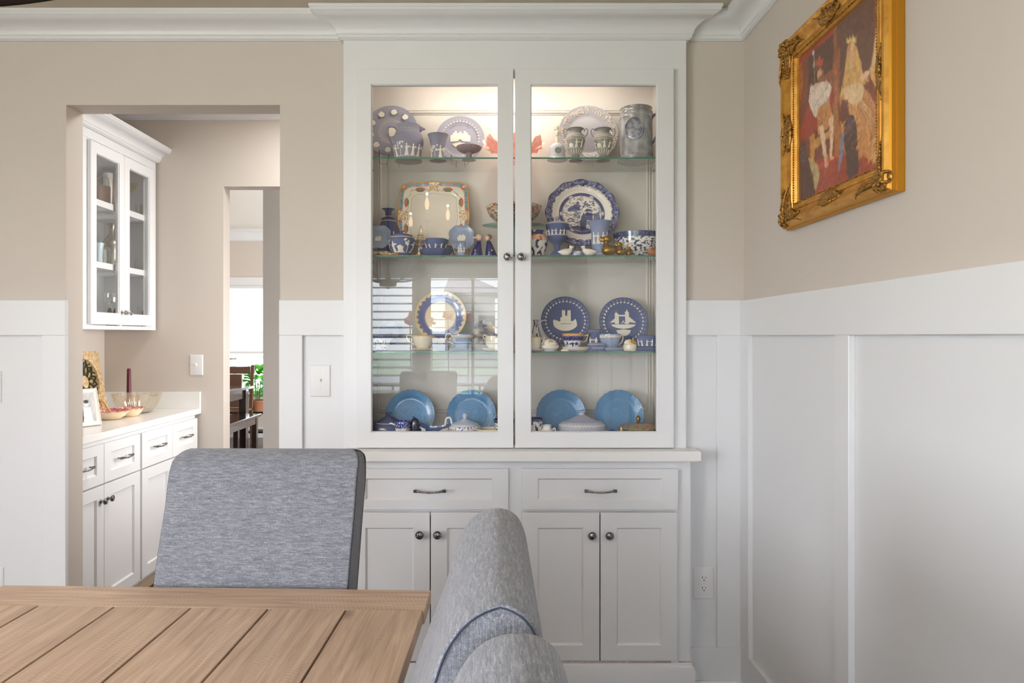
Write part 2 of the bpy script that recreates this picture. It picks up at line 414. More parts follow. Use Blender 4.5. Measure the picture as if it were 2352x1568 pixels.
b = MB(); b.box(-3.83, -3.75, FY-.02, FY, wz0_, wz1_+.1); b.box(-2.35, -2.27, FY-.02, FY, wz0_, wz1_+.1); b.box(-3.86, -2.24, FY-.03, FY, wz1_, UZ(637, FY)); b.box(-3.86, -2.24, FY-.05, FY, wz0_-.04, wz0_)
b.box(-3.75, -2.35, FY+.06, FY+.09, (wz0_+wz1_)/2-.03, (wz0_+wz1_)/2+.03)
win4 = struct(b.build('window_4', M_TRIM, smooth=False))
b = MB(); b.box(-3.75, -2.35, FY+.07, FY+.075, wz0_, wz1_); b.build('pane', M_PANE, win4, smooth=False)
M_SHADE = mat('cellular_shade', (246, 246, 246), .8); 
N_, L_ = nt(M_SHADE); tl = N_.new('ShaderNodeBsdfTranslucent'); tl.inputs[0].default_value = (.95, .95, .95, 1); ms = N_.new('ShaderNodeMixShader'); ms.inputs[0].default_value = .5
L_.new(N_['Principled BSDF'].outputs[0], ms.inputs[1]); L_.new(tl.outputs[0], ms.inputs[2]); L_.new(ms.outputs[0], N_['Material Output'].inputs[0])
b = MB(); zs0 = UZ(812, FY); zt_ = wz1_-.04; n = 34; rows = []
for k in range(n+1):
    z = zs0+.03+(zt_-zs0-.03)*k/n; y = FY+.012+(.008 if k % 2 else 0)
    rows.append([(-3.74, y, z), (-2.36, y, z), (-2.36, y+.004, z), (-3.74, y+.004, z)])
b.rings(rows, True, True, True)
shade = b.build('cellular_shade', M_SHADE, win4, smooth=False)
b = MB(); b.box(-3.745, -2.355, FY+.004, FY+.034, zs0, zs0+.03, .003); b.box(-3.745, -2.355, FY+.002, FY+.036, zt_, wz1_, .003); b.build('shade_rail', M_PLASTIC, win4)
# white porch railing outside the breakfast window
M_WHT = mat('white_outdoor_paint', (238, 240, 242), .6)
dk = thing('porch_railing', 'white slatted porch railing outside the far breakfast window', 'railing', (-3, FY+1.24, -.1))
b = MB(); b.box(-6, 0, FY+1.2, FY+1.28, 1.0, 1.06); b.build('rail', M_WHT, dk, smooth=False)
b = MB(); b.box(-6, 0, FY+1.2, FY+1.28, .1, .16); b.build('rail', M_WHT, dk, smooth=False)
for x in (-6, -3, -.08):
    b = MB(); b.box(x, x+.08, FY+1.2, FY+1.28, -.1, 1.0); b.build('post', M_WHT, dk, smooth=False)
for k in range(24):
    x = -5+k*.16; b = MB(); b.box(x, x+.04, FY+1.22, FY+1.26, .14, 1.02); b.build('baluster', M_WHT, dk, smooth=False)
b = MB(); b.box(-8, 3, FY+.12, FY+6, -.2, -.1); struct(b.build('porch_deck', mat('porch_boards', (190, 188, 184), .8), smooth=False))

# black yard railing and flowering bushes right outside the rear window (mirrored in the left glass door)
M_RAILB = mat('dark_garden_railing', (70, 76, 84), .5)
gr = thing('garden_railing', 'thin dark garden railing outside the rear window, mirrored in left glass door', 'railing', (-.8, -3.1, -.7))
for z in (.74, .60):
    b = MB(); b.box(-3.4, 1.8, -3.115, -3.085, z-.012, z+.012); b.build('rail', M_RAILB, gr, smooth=False)
for k in range(15):
    x = -3.3+k*.35; b = MB(); b.box(x-.012, x+.012, -3.112, -3.088, -.7, .75); b.build('baluster', M_RAILB, gr, smooth=False)
M_PINK = mat('pink_petals', (240, 130, 150), .7, var=.35, vscale=30)
M_STEMG = mat('bush_stem', (92, 120, 70), .8)
for i, (px, py, r_) in enumerate(((942, 732, .085), (991, 735, .05), (1029, 728, .055), (1074, 730, .05))):
    p = mirY(px, py, -2.6)
    t = thing('pink_flower', ['large pink flower cluster', 'small pink flower cluster', 'round pink flower cluster', 'slanted pink flower cluster'][i]+' outside the rear window, ' + ['farthest left', 'second from left', 'third from left', 'farthest right'][i]+' in mirror', 'flower', (p.x, p.y, -.7), 0, 'pink flowers outside the rear window')
    b = MB(); b.tube([(p.x, p.y, -.7), (p.x+.02, p.y, 0), (p.x, p.y, p.z-.02)], .006, 6); b.build('stem', M_STEMG, t)
    b = MB()
    for k in range(14):
        v = Vector((R.uniform(-1, 1), R.uniform(-.6, .6), R.uniform(-1, 1)))*r_*.8
        b.ell(p+v, (r_*.42, r_*.3, r_*.34), 8, 5)
    b.build('petals', M_PINK, t)

# ================================================================= CABINETRY (front faces -y in the unit's own frame)
def shaker(b, x0, x1, z0, z1, yf, th=.02, rail=.055, rec=.009, hole=False, top=None, slope=.006):
    top = rail if top is None else top
    def loop(ix, iz, y): return [(x0+ix, y, z0+iz), (x1-ix, y, z0+iz), (x1-ix, y, z1-iz), (x0+ix, y, z1-iz)]
    rows = [loop(0, 0, yf+th), loop(0, 0, yf+.0015), loop(.0015, .0015, yf), loop(rail, top, yf), loop(rail+slope*.4, top+slope*.4, yf+.003), loop(rail+slope, top+slope, yf+rec)]
    if hole:
        rows += [loop(rail+slope, top+slope, yf+th)]
        rows.append(loop(0, 0, yf+th)); b.rings(rows)
    else:
        b.rings(rows, True, True, True)
def knob_mb(x, y, z, s=1.0):
    b = MB(); b.M = Matrix.Translation((x, y, z)) @ Matrix.Rotation(PI/2, 4, 'X')
    pr = [(0, 0), (.009, 0), (.009, .002), (.0055, .004), (.005, .012), (.0075, .015), (.0135, .018), (.0155, .022), (.0155, .0245), (.0140, .0265), (.0115, .0262), (.0108, .0275), (.0078, .0285), (.0068, .0276), (.004, .0285), (0, .029)]
    b.lathe([(r*s, h*s) for r, h in pr], 28); return b
def pull_mb(x, y, z, w=.12):
    b = MB(); h = w/2
    for s in (-1, 1):
        b.box(x+s*h, x+s*(h-.014), y-.024, y-.016, z-.0055, z+.0055, .0012)
        b.box(x+s*(h-.003), x+s*(h-.011), y-.020, y, z-.0035, z+.0035, .001)
    pts = []; rs = []
    for k in range(21):
        t = -1+2*k/20; pts.append((x+t*(h-.012), y-.021-.006*(1-t*t), z-.004*(1-t*t))); rs.append(.0026+.0022*abs(t)**1.5+(.0018 if abs(abs(t)-.0) < .06 else 0)+(.0010 if abs(abs(t)-.2) < .06 else 0))
    b.tube(pts, rs, 10); return b

# ---- upper display cabinet with glass doors
YF, YD = 2.60, 2.58         # face-frame front, door front
ZB = UZ(1031, 2.60)
disp = thing('display_cabinet', 'tall white built-in display cabinet with two glass doors', 'cabinet', ((HX0+HX1)/2, YF, ZB))
IX0, IX1, IY = UX(858, 2.84), UX(1500, 2.84), 2.84
ZI0, ZI1 = .922, 2.40
ZFR = UZ(180, 2.60)
dx = [UX(819, YD), UX(1179.3, YD), UX(1183.2, YD), UX(1548, YD)]; dz0, dz1 = UZ(1028.5, YD), UZ(157, YD)
b = MB()    # face frame
fx0, fx1 = UX(850, YF), UX(1512, YF)
for (x0, x1, z0, z1) in ((HX0, fx0, ZB, ZC-.05), (fx1, HX1, ZB, ZC-.05), (fx0, fx1, ZFR, ZC-.05), (fx0, fx1, ZB, ZI0)):
    b.box(x0, x1, YF, YF+.02, z0, z1)
b.box(HX0, HX0+.02, YF+.02, W, ZB, ZC-.05); b.box(HX1-.02, HX1, YF+.02, W, ZB, ZC-.05)
b.build('face_frame', M_CAB, disp, smooth=False)
b = MB()
b.box(IX0-.015, IX0, YF+.02, IY, ZI0-.02, ZI1+.03); b.box(IX1, IX1+.015, YF+.02, IY, ZI0-.02, ZI1+.03)
b.box(IX0-.015, IX1+.015, IY, IY+.015, ZI0-.02, ZI1+.03); b.box(IX0, IX1, YF+.02, IY, ZI1, ZI1+.02); b.box(IX0, IX1, YF+.02, IY, ZI0-.02, ZI0)
b.box(IX0, fx0+.001, YF+.018, YF+.03, ZI0, ZI1); b.box(fx1-.001, IX1, YF+.018, YF+.03, ZI0, ZI1)
b.build('cabinet_box', M_INT, disp, smooth=False)
# picture-frame moulding on the back panel
b = MB(); mx0, mx1, mz0, mz1 = UX(867, IY), UX(1494, IY), UZ(948, IY), UZ(253, IY)
def rloop(x0, x1, z0, z1, i, y): return [(x0+i, y, z0+i), (x1-i, y, z0+i), (x1-i, y, z1-i), (x0+i, y, z1-i)]
b.rings([rloop(mx0, mx1, mz0, mz1, i, IY-h) for i, h in ((0, 0), (0, .004), (.003, .007), (.006, .004), (.010, .004), (.013, .009), (.017, .004), (.020, .003), (.020, 0))])
b.build('back_moulding', M_INT, disp, angle=20)
for k, (x0, x1, kx) in enumerate(((dx[0], dx[1], UX(1166, YD)), (dx[2], dx[3], UX(1197, YD)))):
    ra = (UX(855, YD)-dx[0]) if k == 0 else (UX(1221, YD)-dx[2])
    b = MB(); tr_ = dz1-UZ(196, YD); rb = .0595
    # stiles and rails
    gx0, gx1 = (UX(854, YD), UX(1143, YD)) if k == 0 else (UX(1221, YD), UX(1508.5, YD)); gz0, gz1 = UZ(991, YD), UZ(195, YD)
    def L4(a0, a1, c0, c1, y): return [(a0, y, c0), (a1, y, c0), (a1, y, c1), (a0, y, c1)]
    i = .0035
    b.rings([L4(x0, x1, dz0, dz1, YD+.02), L4(x0, x1, dz0, dz1, YD+.0015), L4(x0+.0015, x1-.0015, dz0+.0015, dz1-.0015, YD), L4(gx0-i, gx1+i, gz0-i, gz1+i, YD), L4(gx0-i, gx1+i, gz0-i, gz1+i, YD+.003), L4(gx0, gx1, gz0, gz1, YD+.006), L4(gx0, gx1, gz0, gz1, YD+.02), L4(x0, x1, dz0, dz1, YD+.02)])
    d = b.build('door', M_CAB, disp, smooth=False)
    b = MB(); b.box(gx0-.004, gx1+.004, MIR+.0, MIR+.003, gz0-.004, gz1+.004); b.build('glass_pane', M_PANE, d, smooth=False)
    knob_mb(kx, YD, UZ(591, YD)).build('knob', M_PEW, d, angle=30)
SZ = []
for py in (363, 587.5, 808):
    zf = UZ(py, 2.626); b = MB(); b.box(IX0+.001, IX1-.001, 2.626, IY-.002, zf-.003, zf+.003)
    b.m = [0]*6; b.m[4] = 1; b.m[5] = 0
    # the long edge facing the room shows the green of thick glass
    b.m = [1 if all(abs(b.v[i].y-2.626) < 1e-6 for i in f) else 0 for f in b.f]
    b.build('glass_shelf', [M_SHELF, M_SHEDGE], disp, smooth=False); SZ.append(zf+.003)
    for x in (IX0+.004, IX1-.004):
        for y in (2.66, 2.80):
            b = MB(); b.M = Matrix.Translation((x, y, zf-.0065)); b.ell((0, 0, 0), (.004, .004, .003), 8, 5); b.build('shelf_pin', M_STEEL, disp)
SZ.append(ZI0)
# puck light under the cabinet top
lx = UX(1181, 2.66)
b = MB(); b.M = Matrix.Translation((lx, 2.655, ZI1-.020)); b.lathe([(0, .0195), (.034, .0195), (.034, .004), (.030, .002), (.030, .004), (0, .004)], 32)
b.build('puck_light', M_STEEL, disp)
b = MB(); b.M = Matrix.Translation((lx, 2.655, ZI1-.018)); b.lathe([(0, 0), (.028, 0), (.028, .003), (0, .003)], 32)
b.build('lamp_lens', mat('warm_lamp_lens', (255, 226, 190), .3, emit=18), disp)
area('puck_lamp', (lx, 2.655, ZI1-.022), (math.radians(-6), 0, 0), .07, 1.0, (1, .89, .79))
b = MB(); b.box(lx-.44, lx+.44, 2.608, 2.622, ZI1-.024, ZI1-.001, .002); b.build('fill_bar', M_STEEL, disp)  # added bar that evens out the light inside the cabinet
area('cabinet_fill_bar', (lx, 2.626, ZI1-.016), (math.radians(62), 0, 0), .86, 1.35, (1, .89, .79), .014)

# ---- worktop and lower cabinet
b = MB(); YC = 2.512
zt0 = UZ(1037, YC); b.box(UX(784, YC), UX(1612, YC), YC, 2.632, zt0-.038, zt0, .003)
tag(b.build('cabinet_worktop', M_TOP), 'white worktop ledge between the glass-door cabinet and the drawers', 'worktop')
YL, YLD = 2.555, 2.535
low = thing('base_cabinet', 'white base cabinet with two drawers and four doors under the display cabinet', 'cabinet', (UX(1190, YL), YL, 0))
lx0, lx1 = UX(775, YL), UX(1586, YL); zc_ = zt0-.038
b = MB(); b.box(lx0, lx1, YL, W-.003, .12, zc_); b.build('cabinet_box', M_CAB, low, smooth=False)
b = MB(); px_ = [(0, 0), (.014, 0), (.014, .105), (.011, .118), (.005, .124), (.003, .132), (0, .134)]
zb_ = UZ(1524, YL-.01)
bs = sweep([(lx0, W-.004), (lx0, YL), (lx1, YL), (lx1, W-.004)], [(o_, u*zb_/.134) for o_, u in px_], -1, 0); bs.build('plinth', M_CAB, low, angle=25)
for (x0, x1, hx) in ((802, 1168, 988), (1198, 1558, 1378)):
    b = MB(); shaker(b, UX(x0, YLD), UX(x1, YLD), UZ(1170.5, YLD), UZ(1076.5, YLD), YLD, .02, UX(37, YLD)-UX(0, YLD), top=UZ(0, YLD)-UZ(22, YLD)); d = b.build('drawer', M_CAB, low, smooth=False)
    pull_mb(UX(hx, YLD), YLD, UZ(1125, YLD)).build('handle', M_PEW, d)
for (x0, x1, kx) in ((802, 987.2, 965), (989.5, 1168, 1005.5), (1198, 1377, 1358.5), (1379.5, 1556, 1398)):
    b = MB(); shaker(b, UX(x0, YLD), UX(x1, YLD), UZ(1517, YLD), UZ(1177, YLD), YLD, .02, UX(37, YLD)-UX(0, YLD), top=UZ(0, YLD)-UZ(35, YLD)); d = b.build('door', M_CAB, low, smooth=False)
    knob_mb(UX(kx, YLD), YLD, UZ(1225 if kx < 1200 else 1227, YLD)).build('knob', M_PEW, d)
for x in (988.3, 1378.2):
    b = MB(); b.box(UX(x-1.6, YL), UX(x+1.6, YL), YL-.0008, YL, UZ(1516, YL), UZ(1183, YL)); b.build('gap_shade_strip', M_BLACK, low, smooth=False)  # black strip stands in for the shade between the doors

# ---- switch and outlet plates
def plate_cover(name, label, cx, cz, y, w_=.078, h_=.122, kind='switch', group=None):
    t = thing(name, label, 'switch' if kind == 'switch' else 'outlet', (cx, y, cz-h_/2))
    b = MB()
    def lp(i, d): return [(cx-w_/2+i, y-d, cz-h_/2+i), (cx+w_/2-i, y-d, cz-h_/2+i), (cx+w_/2-i, y-d, cz+h_/2-i), (cx-w_/2+i, y-d, cz+h_/2-i)]
    b.rings([lp(0, 0), lp(0, .003), lp(.003, .0055), lp(.008, .0065)], True, False, True); b.build('cover_plate', M_PLASTIC, t, angle=20)
    if kind == 'switch':
        b = MB(); b.box(cx-.0055, cx+.0055, y-.0075, y-.006, cz-.0125, cz+.0125, .001); b.box(cx-.004, cx+.004, y-.017, y-.006, cz-.002, cz+.008, .0015); b.build('toggle', M_PLASTIC, t)
        zs = (.030, -.030)
    else:
        for s in (1, -1):
            b = MB(); b.M = Matrix.Translation((cx, y-.0062, cz+s*.0195)) @ Matrix.Rotation(PI/2, 4, 'X')
            pts = []
            for k in range(28):
                a = 2*PI*k/28; pts.append((.0172*math.cos(a), max(-.0135, min(.0135, .0172*math.sin(a)))))
            b.prism(pts, lambda x_, y_, h: (x_, y_, h), 0, .002); f = b.build('receptacle', M_PLASTIC, t, angle=20)
            b = MB(); yy = y-.0086
            b.box(cx-.0072, cx-.0052, yy, yy+.001, cz+s*.0195-.001, cz+s*.0195+.008); b.box(cx+.0052, cx+.0068, yy, yy+.001, cz+s*.0195, cz+s*.0195+.007)
            b.M = Matrix.Translation((cx, yy, cz+s*.0195-.0065)) @ Matrix.Rotation(PI/2, 4, 'X'); b.lathe([(0, 0), (.0024, 0), (.0024, -.001), (0, -.001)], 12); b.build('slots', M_BLACK, f, smooth=False)
        zs = (0,)
    for z in zs:
        b = MB(); b.M = Matrix.Translation((cx, y-.0065, cz+z)) @ Matrix.Rotation(PI/2, 4, 'X'); b.lathe([(0, 0), (.003, 0), (.0026, .001), (0, .0012)], 12); b.build('screw', M_PLASTIC, t)
pl = W-.003
plate_cover('light_switch', 'white toggle light switch on the wainscot panel left of the display cabinet', UX(736, pl), UZ(874, pl), pl)
plate_cover('light_switch', 'white toggle light switch on the beige pantry wall', UX(451.5, PB), UZ(838, PB), PB)
plate_cover('power_outlet', 'white double power outlet low on the wainscot right of the base cabinet', UX(1615.5, pl), UZ(1338, pl), pl, kind='outlet')
plate_cover('light_switch', 'white switch plate cut by the left edge of the photo', UX(-19, pl), UZ(888, pl), pl)
plate_cover('power_outlet', 'white outlet plate low at the left edge, just above the table corner', UX(-14, pl), UZ(1338, pl), pl, kind='outlet')

# ================================================================= DINING TABLE
def wood_mat():
    m = bpy.data.materials.new('weathered_oak'); m.use_nodes = True; N, L = nt(m); b = N['Principled BSDF']
    tc = N.new('ShaderNodeTexCoord'); oi = N.new('ShaderNodeObjectInfo')
    at = N.new('ShaderNodeAttribute'); at.attribute_name = 'col'      # grain coordinates stored per plank
    mp = N.new('ShaderNodeMapping'); mp.inputs['Scale'].default_value = (42, 2.6, 8); L.new(at.outputs['Vector'], mp.inputs[0])
    ds = N.new('ShaderNodeTexNoise'); ds.inputs['Scale'].default_value = 1.6; ds.inputs['Detail'].default_value = 2; L.new(at.outputs['Vector'], ds.inputs['Vector'])
    n1 = N.new('ShaderNodeTexNoise'); n1.inputs['Scale'].default_value = 1.8; n1.inputs['Detail'].default_value = 9; n1.inputs['Roughness'].default_value = .62; n1.inputs['Distortion'].default_value = .6; L.new(mp.outputs[0], n1.inputs['Vector'])
    cr = N.new('ShaderNodeValToRGB'); e = cr.color_ramp.elements
    e[0].position = .30; e[0].color = (*lin((160, 134, 114)), 1); e[1].position = .72; e[1].color = (*lin((210, 183, 159)), 1)
    x = e.new(.50); x.color = (*lin((186, 158, 134)), 1)
    L.new(n1.outputs[0], cr.inputs[0])
    # saw marks across the grain, pale, only in patches
    wv = N.new('ShaderNodeTexWave'); wv.wave_type = 'BANDS'; wv.bands_direction = 'Y'; wv.inputs['Scale'].default_value = 38; wv.inputs['Distortion'].default_value = 5; wv.inputs['Detail'].default_value = 3; wv.inputs['Detail Scale'].default_value = .8
    mp2 = N.new('ShaderNodeMapping'); mp2.inputs['Rotation'].default_value = (0, 0, .35); L.new(at.outputs['Vector'], mp2.inputs[0]); L.new(mp2.outputs[0], wv.inputs['Vector'])
    pn = N.new('ShaderNodeTexNoise'); pn.inputs['Scale'].default_value = 5.5; pn.inputs['Detail'].default_value = 1
    mp3 = N.new('ShaderNodeMapping'); mp3.inputs['Scale'].default_value = (2.2, .7, 1); L.new(at.outputs['Vector'], mp3.inputs[0]); L.new(mp3.outputs[0], pn.inputs['Vector'])
    r1 = N.new('ShaderNodeMapRange'); r1.inputs[1].default_value = .48; r1.inputs[2].default_value = .60; L.new(pn.outputs[0], r1.inputs[0])
    r2 = N.new('ShaderNodeMapRange'); r2.inputs[1].default_value = .72; r2.inputs[2].default_value = .95; r2.inputs[4].default_value = .38; L.new(wv.outputs['Fac'], r2.inputs[0])
    mu = N.new('ShaderNodeMath'); mu.operation = 'MULTIPLY'; L.new(r1.outputs[0], mu.inputs[0]); L.new(r2.outputs[0], mu.inputs[1])
    mx = N.new('ShaderNodeMix'); mx.data_type = 'RGBA'; mx.inputs[7].default_value = (*lin((208, 188, 168)), 1); L.new(cr.outputs[0], mx.inputs[6]); L.new(mu.outputs[0], mx.inputs[0])
    # knots
    vo = N.new('ShaderNodeTexVoronoi'); vo.inputs['Scale'].default_value = 3.4; mp4 = N.new('ShaderNodeMapping'); mp4.inputs['Scale'].default_value = (1.5, .8, 0); L.new(at.outputs['Vector'], mp4.inputs[0]); L.new(mp4.outputs[0], vo.inputs['Vector'])
    r4 = N.new('ShaderNodeMapRange'); r4.inputs[1].default_value = .03; r4.inputs[2].default_value = .10; r4.inputs[3].default_value = .60; r4.inputs[4].default_value = 0; L.new(vo.outputs['Distance'], r4.inputs[0])
    mk = N.new('ShaderNodeMix'); mk.data_type = 'RGBA'; mk.inputs[7].default_value = (*lin((112, 90, 84)), 1); L.new(mx.outputs[2], mk.inputs[6]); L.new(r4.outputs[0], mk.inputs[0]); mx = mk
    # large tone drift
    r3 = N.new('ShaderNodeMapRange'); r3.inputs[3].default_value = .86; r3.inputs[4].default_value = 1.12; L.new(ds.outputs[0], r3.inputs[0])
    m2 = N.new('ShaderNodeVectorMath'); m2.operation = 'SCALE'; L.new(mx.outputs[2], m2.inputs[0]); L.new(r3.outputs[0], m2.inputs['Scale']); L.new(m2.outputs[0], b.inputs['Base Color'])
    b.inputs['Roughness'].default_value = .42
    bp = N.new('ShaderNodeBump'); bp.inputs['Strength'].default_value = .25; bp.inputs['Distance'].default_value = .001; L.new(n1.outputs[0], bp.inputs['Height']); L.new(bp.outputs[0], b.inputs['Normal'])
    return m
M_WOOD = wood_mat()
TW, TL, TH, TR = .994, 1.70, .76, -.033
cr_ = Vector((UX(990, 1.549), 1.549, 0)); Rm = Matrix.Rotation(TR, 4, 'Z')
tc_ = cr_ - Rm @ Vector((TW/2, TL/2, 0))
tab = thing('dining_table', 'rustic brown plank dining table with a board across its end', 'table', (tc_.x, tc_.y, 0), TR)
def wboard(x0, x1, y0, y1, z0, z1, nm, along='y', bev=.0015, par=None):
    b = MB(); b.box(x0, x1, y0, y1, z0, z1, bev); ox, oy = R.uniform(0, 9), R.uniform(0, 9)
    for i, v in enumerate(b.v):
        g = (v.x+ox, v.y+oy, v.z) if along == 'y' else (v.y+ox, v.x+oy, v.z)
        b.c[i] = g
    return b.build(nm, M_WOOD, par or tab, world=False, angle=40)
pw = TW/6; g = .0016; EB = .114; TT = .03
for k in range(6):
    wboard(-TW/2+k*pw+(g if k else .004), -TW/2+(k+1)*pw-(g if k < 5 else .004), -TL/2+EB+.0006, TL/2-EB-.0006, TH-TT, TH, 'tabletop_plank')
for s in (-1, 1):
    ys_ = sorted((s*TL/2, s*(TL/2-EB))); wboard(-TW/2, TW/2, ys_[0], ys_[1], TH-TT, TH, 'breadboard_end', 'x')
b = MB(); b.box(-TW/2+.02, TW/2-.02, -TL/2+.02, TL/2-.02, TH-TT-.012, TH-TT-.0005); b.build('underlay', mat('dark_underlay', (46, 34, 28), .8), tab, world=False, smooth=False)
for sx in (-1, 1):
    wboard(sx*.42-.011, sx*.42+.011, -.70, .70, TH-TT-.09, TH-TT-.0125, 'apron')
    for sy in (-1, 1):
        wboard(sx*.40-.045, sx*.40+.045, sy*.745-.045, sy*.745+.045, 0, TH-TT-.0125, 'leg')
for sy in (-1, 1): wboard(-.355, .355, sy*.745-.011, sy*.745+.011, TH-TT-.09, TH-TT-.0125, 'apron', 'x')

# ================================================================= UPHOLSTERED CHAIRS
def linen(name, ca, cb, cc):
    m = bpy.data.materials.new(name); m.use_nodes = True; N, L = nt(m); b = N['Principled BSDF']; tc = N.new('ShaderNodeTexCoord')
    outs = []
    for scl in ((75, 520, 760), (760, 620, 60), (34, 210, 230)):
        mp = N.new('ShaderNodeMapping'); mp.inputs['Scale'].default_value = scl; L.new(tc.outputs['Object'], mp.inputs[0])
        nz = N.new('ShaderNodeTexNoise'); nz.inputs['Scale'].default_value = 1; nz.inputs['Detail'].default_value = 2; L.new(mp.outputs[0], nz.inputs['Vector']); outs.append(nz.outputs[0])
    a1 = N.new('ShaderNodeMath'); a1.operation = 'ADD'; L.new(outs[0], a1.inputs[0]); L.new(outs[1], a1.inputs[1])
    a2 = N.new('ShaderNodeMath'); a2.operation = 'MULTIPLY_ADD'; a2.inputs[1].default_value = .8; L.new(outs[2], a2.inputs[0]); L.new(a1.outputs[0], a2.inputs[2])
    cr = N.new('ShaderNodeValToRGB'); e = cr.color_ramp.elements; rg = N.new('ShaderNodeMapRange'); rg.inputs[1].default_value = 1.02; rg.inputs[2].default_value = 1.8
    L.new(a2.outputs[0], rg.inputs[0]); L.new(rg.outputs[0], cr.inputs[0])
    e[0].position = 0; e[0].color = (*lin(ca), 1); e[1].position = 1; e[1].color = (*lin(cc), 1); x = e.new(.5); x.color = (*lin(cb), 1)
    L.new(cr.outputs[0], b.inputs['Base Color']); b.inputs['Roughness'].default_value = .9; b.inputs['Sheen Weight'].default_value = .25; b.inputs['Specular IOR Level'].default_value = .15
    bp = N.new('ShaderNodeBump'); bp.inputs['Strength'].default_value = .35; bp.inputs['Distance'].default_value = .0008; L.new(a1.outputs[0], bp.inputs['Height']); L.new(bp.outputs[0], b.inputs['Normal'])
    return m
M_LINEN = linen('grey_linen', (96, 99, 107), (122, 125, 134), (158, 160, 168))
M_THREAD = mat('navy_stitching', (50, 58, 76), .8)
M_LEG = mat('dark_chair_leg', (44, 32, 26), .4)
def spline(P, n):
    P = [Vector(p) for p in P]; out = []; N_ = len(P)
    for i in range(N_-1):
        p0, p1, p2, p3 = P[max(i-1, 0)], P[i], P[i+1], P[min(i+2, N_-1)]
        for k in range(n):
            t = k/n; out.append(.5*((2*p1)+(p2-p0)*t+(2*p0-5*p1+4*p2-p3)*t*t+(3*p1-p0-3*p2+p3)*t**3))
    out.append(P[-1]); return out
PROF = [(0, .44), (.045, .60), (.098, .78), (.150, .92), (.166, .975), (.180, 1.010), (.204, 1.038), (.238, 1.050), (.268, 1.038), (.284, 1.008), (.287, .975), (.278, .94), (.255, .88), (.222, .78), (.165, .60), (.118, .44), (.105, .40), (.03, .40)]
def make_chair(name, label, loc, rz, group, wdt=.465, zs=1.0, tap=.04, cr=.8):
    t = thing(name, label, 'chair', loc, rz, group)
    pf = [Vector((p.x, p.y, 0)) for p in spline([(a, z*zs, 0) for a, z in PROF+[PROF[0]]], 4)[:-1]]
    n = len(pf); ztop = max(p.y for p in pf)
    nrm = []
    for i in range(n):
        d = (pf[(i+1) % n]-pf[i-1]).normalized(); nrm.append(Vector((-d.y, d.x, 0)))
    cen = sum(pf, Vector())/n
    if nrm[0].dot(pf[0]-cen) < 0: nrm = [-v for v in nrm]
    def hw(z):
        h = wdt/2*(1-tap*(ztop-z)/.6); rc = .030; zc = ztop-rc
        if z > zc: h -= rc*(1-math.sqrt(max(0, 1-((z-zc)/rc)**2)))*cr
        return h
    def sec(s, off, ins):
        row = []
        for p, q in zip(pf, nrm):
            c = p-q*ins; x = s*(hw(p.y)-off); bow = .010*(1-(x/(wdt/2))**2) if c.y > .5 else 0
            row.append((x, c.x+(bow*.0), c.y))
        return row
    offs = [(0, .0034), (.0008, .0016), (.002, .0005), (.005, .0001), (.04, 0)]
    rows = [sec(-1, o_, i_) for o_, i_ in offs]+[[((hw(p.y)-.04)*u, p.x, p.y) for p in pf] for u in (-.6, -.2, .2, .6)]+[sec(1, o_, i_) for o_, i_ in offs[::-1]]
    b = MB(); b.rings(rows, True, True, True); br = b.build('backrest', M_LINEN, t, world=False, angle=60)
    for s in (-1, 1):
        b = MB(); pts = [Vector((s*(hw(p.y)+.0002), (p-q*.0042).x, (p-q*.0042).y)) for p, q in zip(pf, nrm)]
        b.tube(pts[2:-6], .0012, 5); b.build('seam', M_THREAD, br, world=False)
    b = MB(); b.box(-wdt/2+.005, wdt/2-.005, -.335, .03, .37, .49, .022); b.build('seat', M_LINEN, t, world=False, angle=60)
    for sx in (-1, 1):
        for y0, y1 in ((-.31, -.31), (.07, .10)):
            b = MB(); x = sx*(wdt/2-.035); b.rings([[(x-w_, y_-w_, z), (x+w_, y_-w_, z), (x+w_, y_+w_, z), (x-w_, y_+w_, z)] for z, w_, y_ in ((0, .014, y1), (.39, .021, y0), (.405, .021, y0))], True, True, True)
            b.build('leg', M_LEG, t, world=False)
    return t
CG = 'grey linen parsons chairs round the table'
make_chair('dining_chair', 'grey-blue linen dining chair at the far end of the table, facing the camera', (UX(618, 1.73), 1.502, 0), -.012, CG)
make_chair('dining_chair', 'grey linen dining chair right of the table, its side panel and seam in full view', (-.229, .935, 0), -PI/2, CG, .43, cr=.35)
make_chair('dining_chair', 'grey linen dining chair nearest the camera, only its rounded top showing at the bottom', (-.212, .455, 0), -PI/2, CG, .43, cr=.35)
make_chair('dining_chair', 'grey linen dining chair at the near table end, seen only mirrored in the glass', (-.52, -.2, 0), PI, CG)

# ================================================================= CHANDELIER
M_BRONZE = mat('dark_bronze', (44, 36, 30), .35, .9)
M_BULB = mat('glowing_bulb', (255, 214, 160), .2, emit=9)
M_CANDLE = mat('candle_sleeve', (238, 228, 208), .5)
cc_ = Vector((-.69, .65, 0)); HZ = 1.689
ch = thing('chandelier', 'dark bronze six-arm chandelier, one arm tip in the top left corner of the photo', 'lamp', (cc_.x, cc_.y, HZ-.04))
b = MB(); b.M = Matrix.Translation((cc_.x, cc_.y, 0))
b.lathe([(0, HZ-.04), (.010, HZ-.038), (.012, HZ-.022), (.056, HZ-.02), (.058, HZ+.006), (.064, HZ+.008), (.064, HZ+.02), (.02, HZ+.024), (.012, HZ+.06), (0, HZ+.06)], 32); b.build('hub', M_BRONZE, ch)
b = MB(); b.M = Matrix.Translation((cc_.x, cc_.y, 0)); b.lathe([(.006, HZ+.02), (.006, ZC-.03), (.05, ZC-.03), (.055, ZC-.001), (0, ZC-.001)], 20); b.build('stem', M_BRONZE, ch)
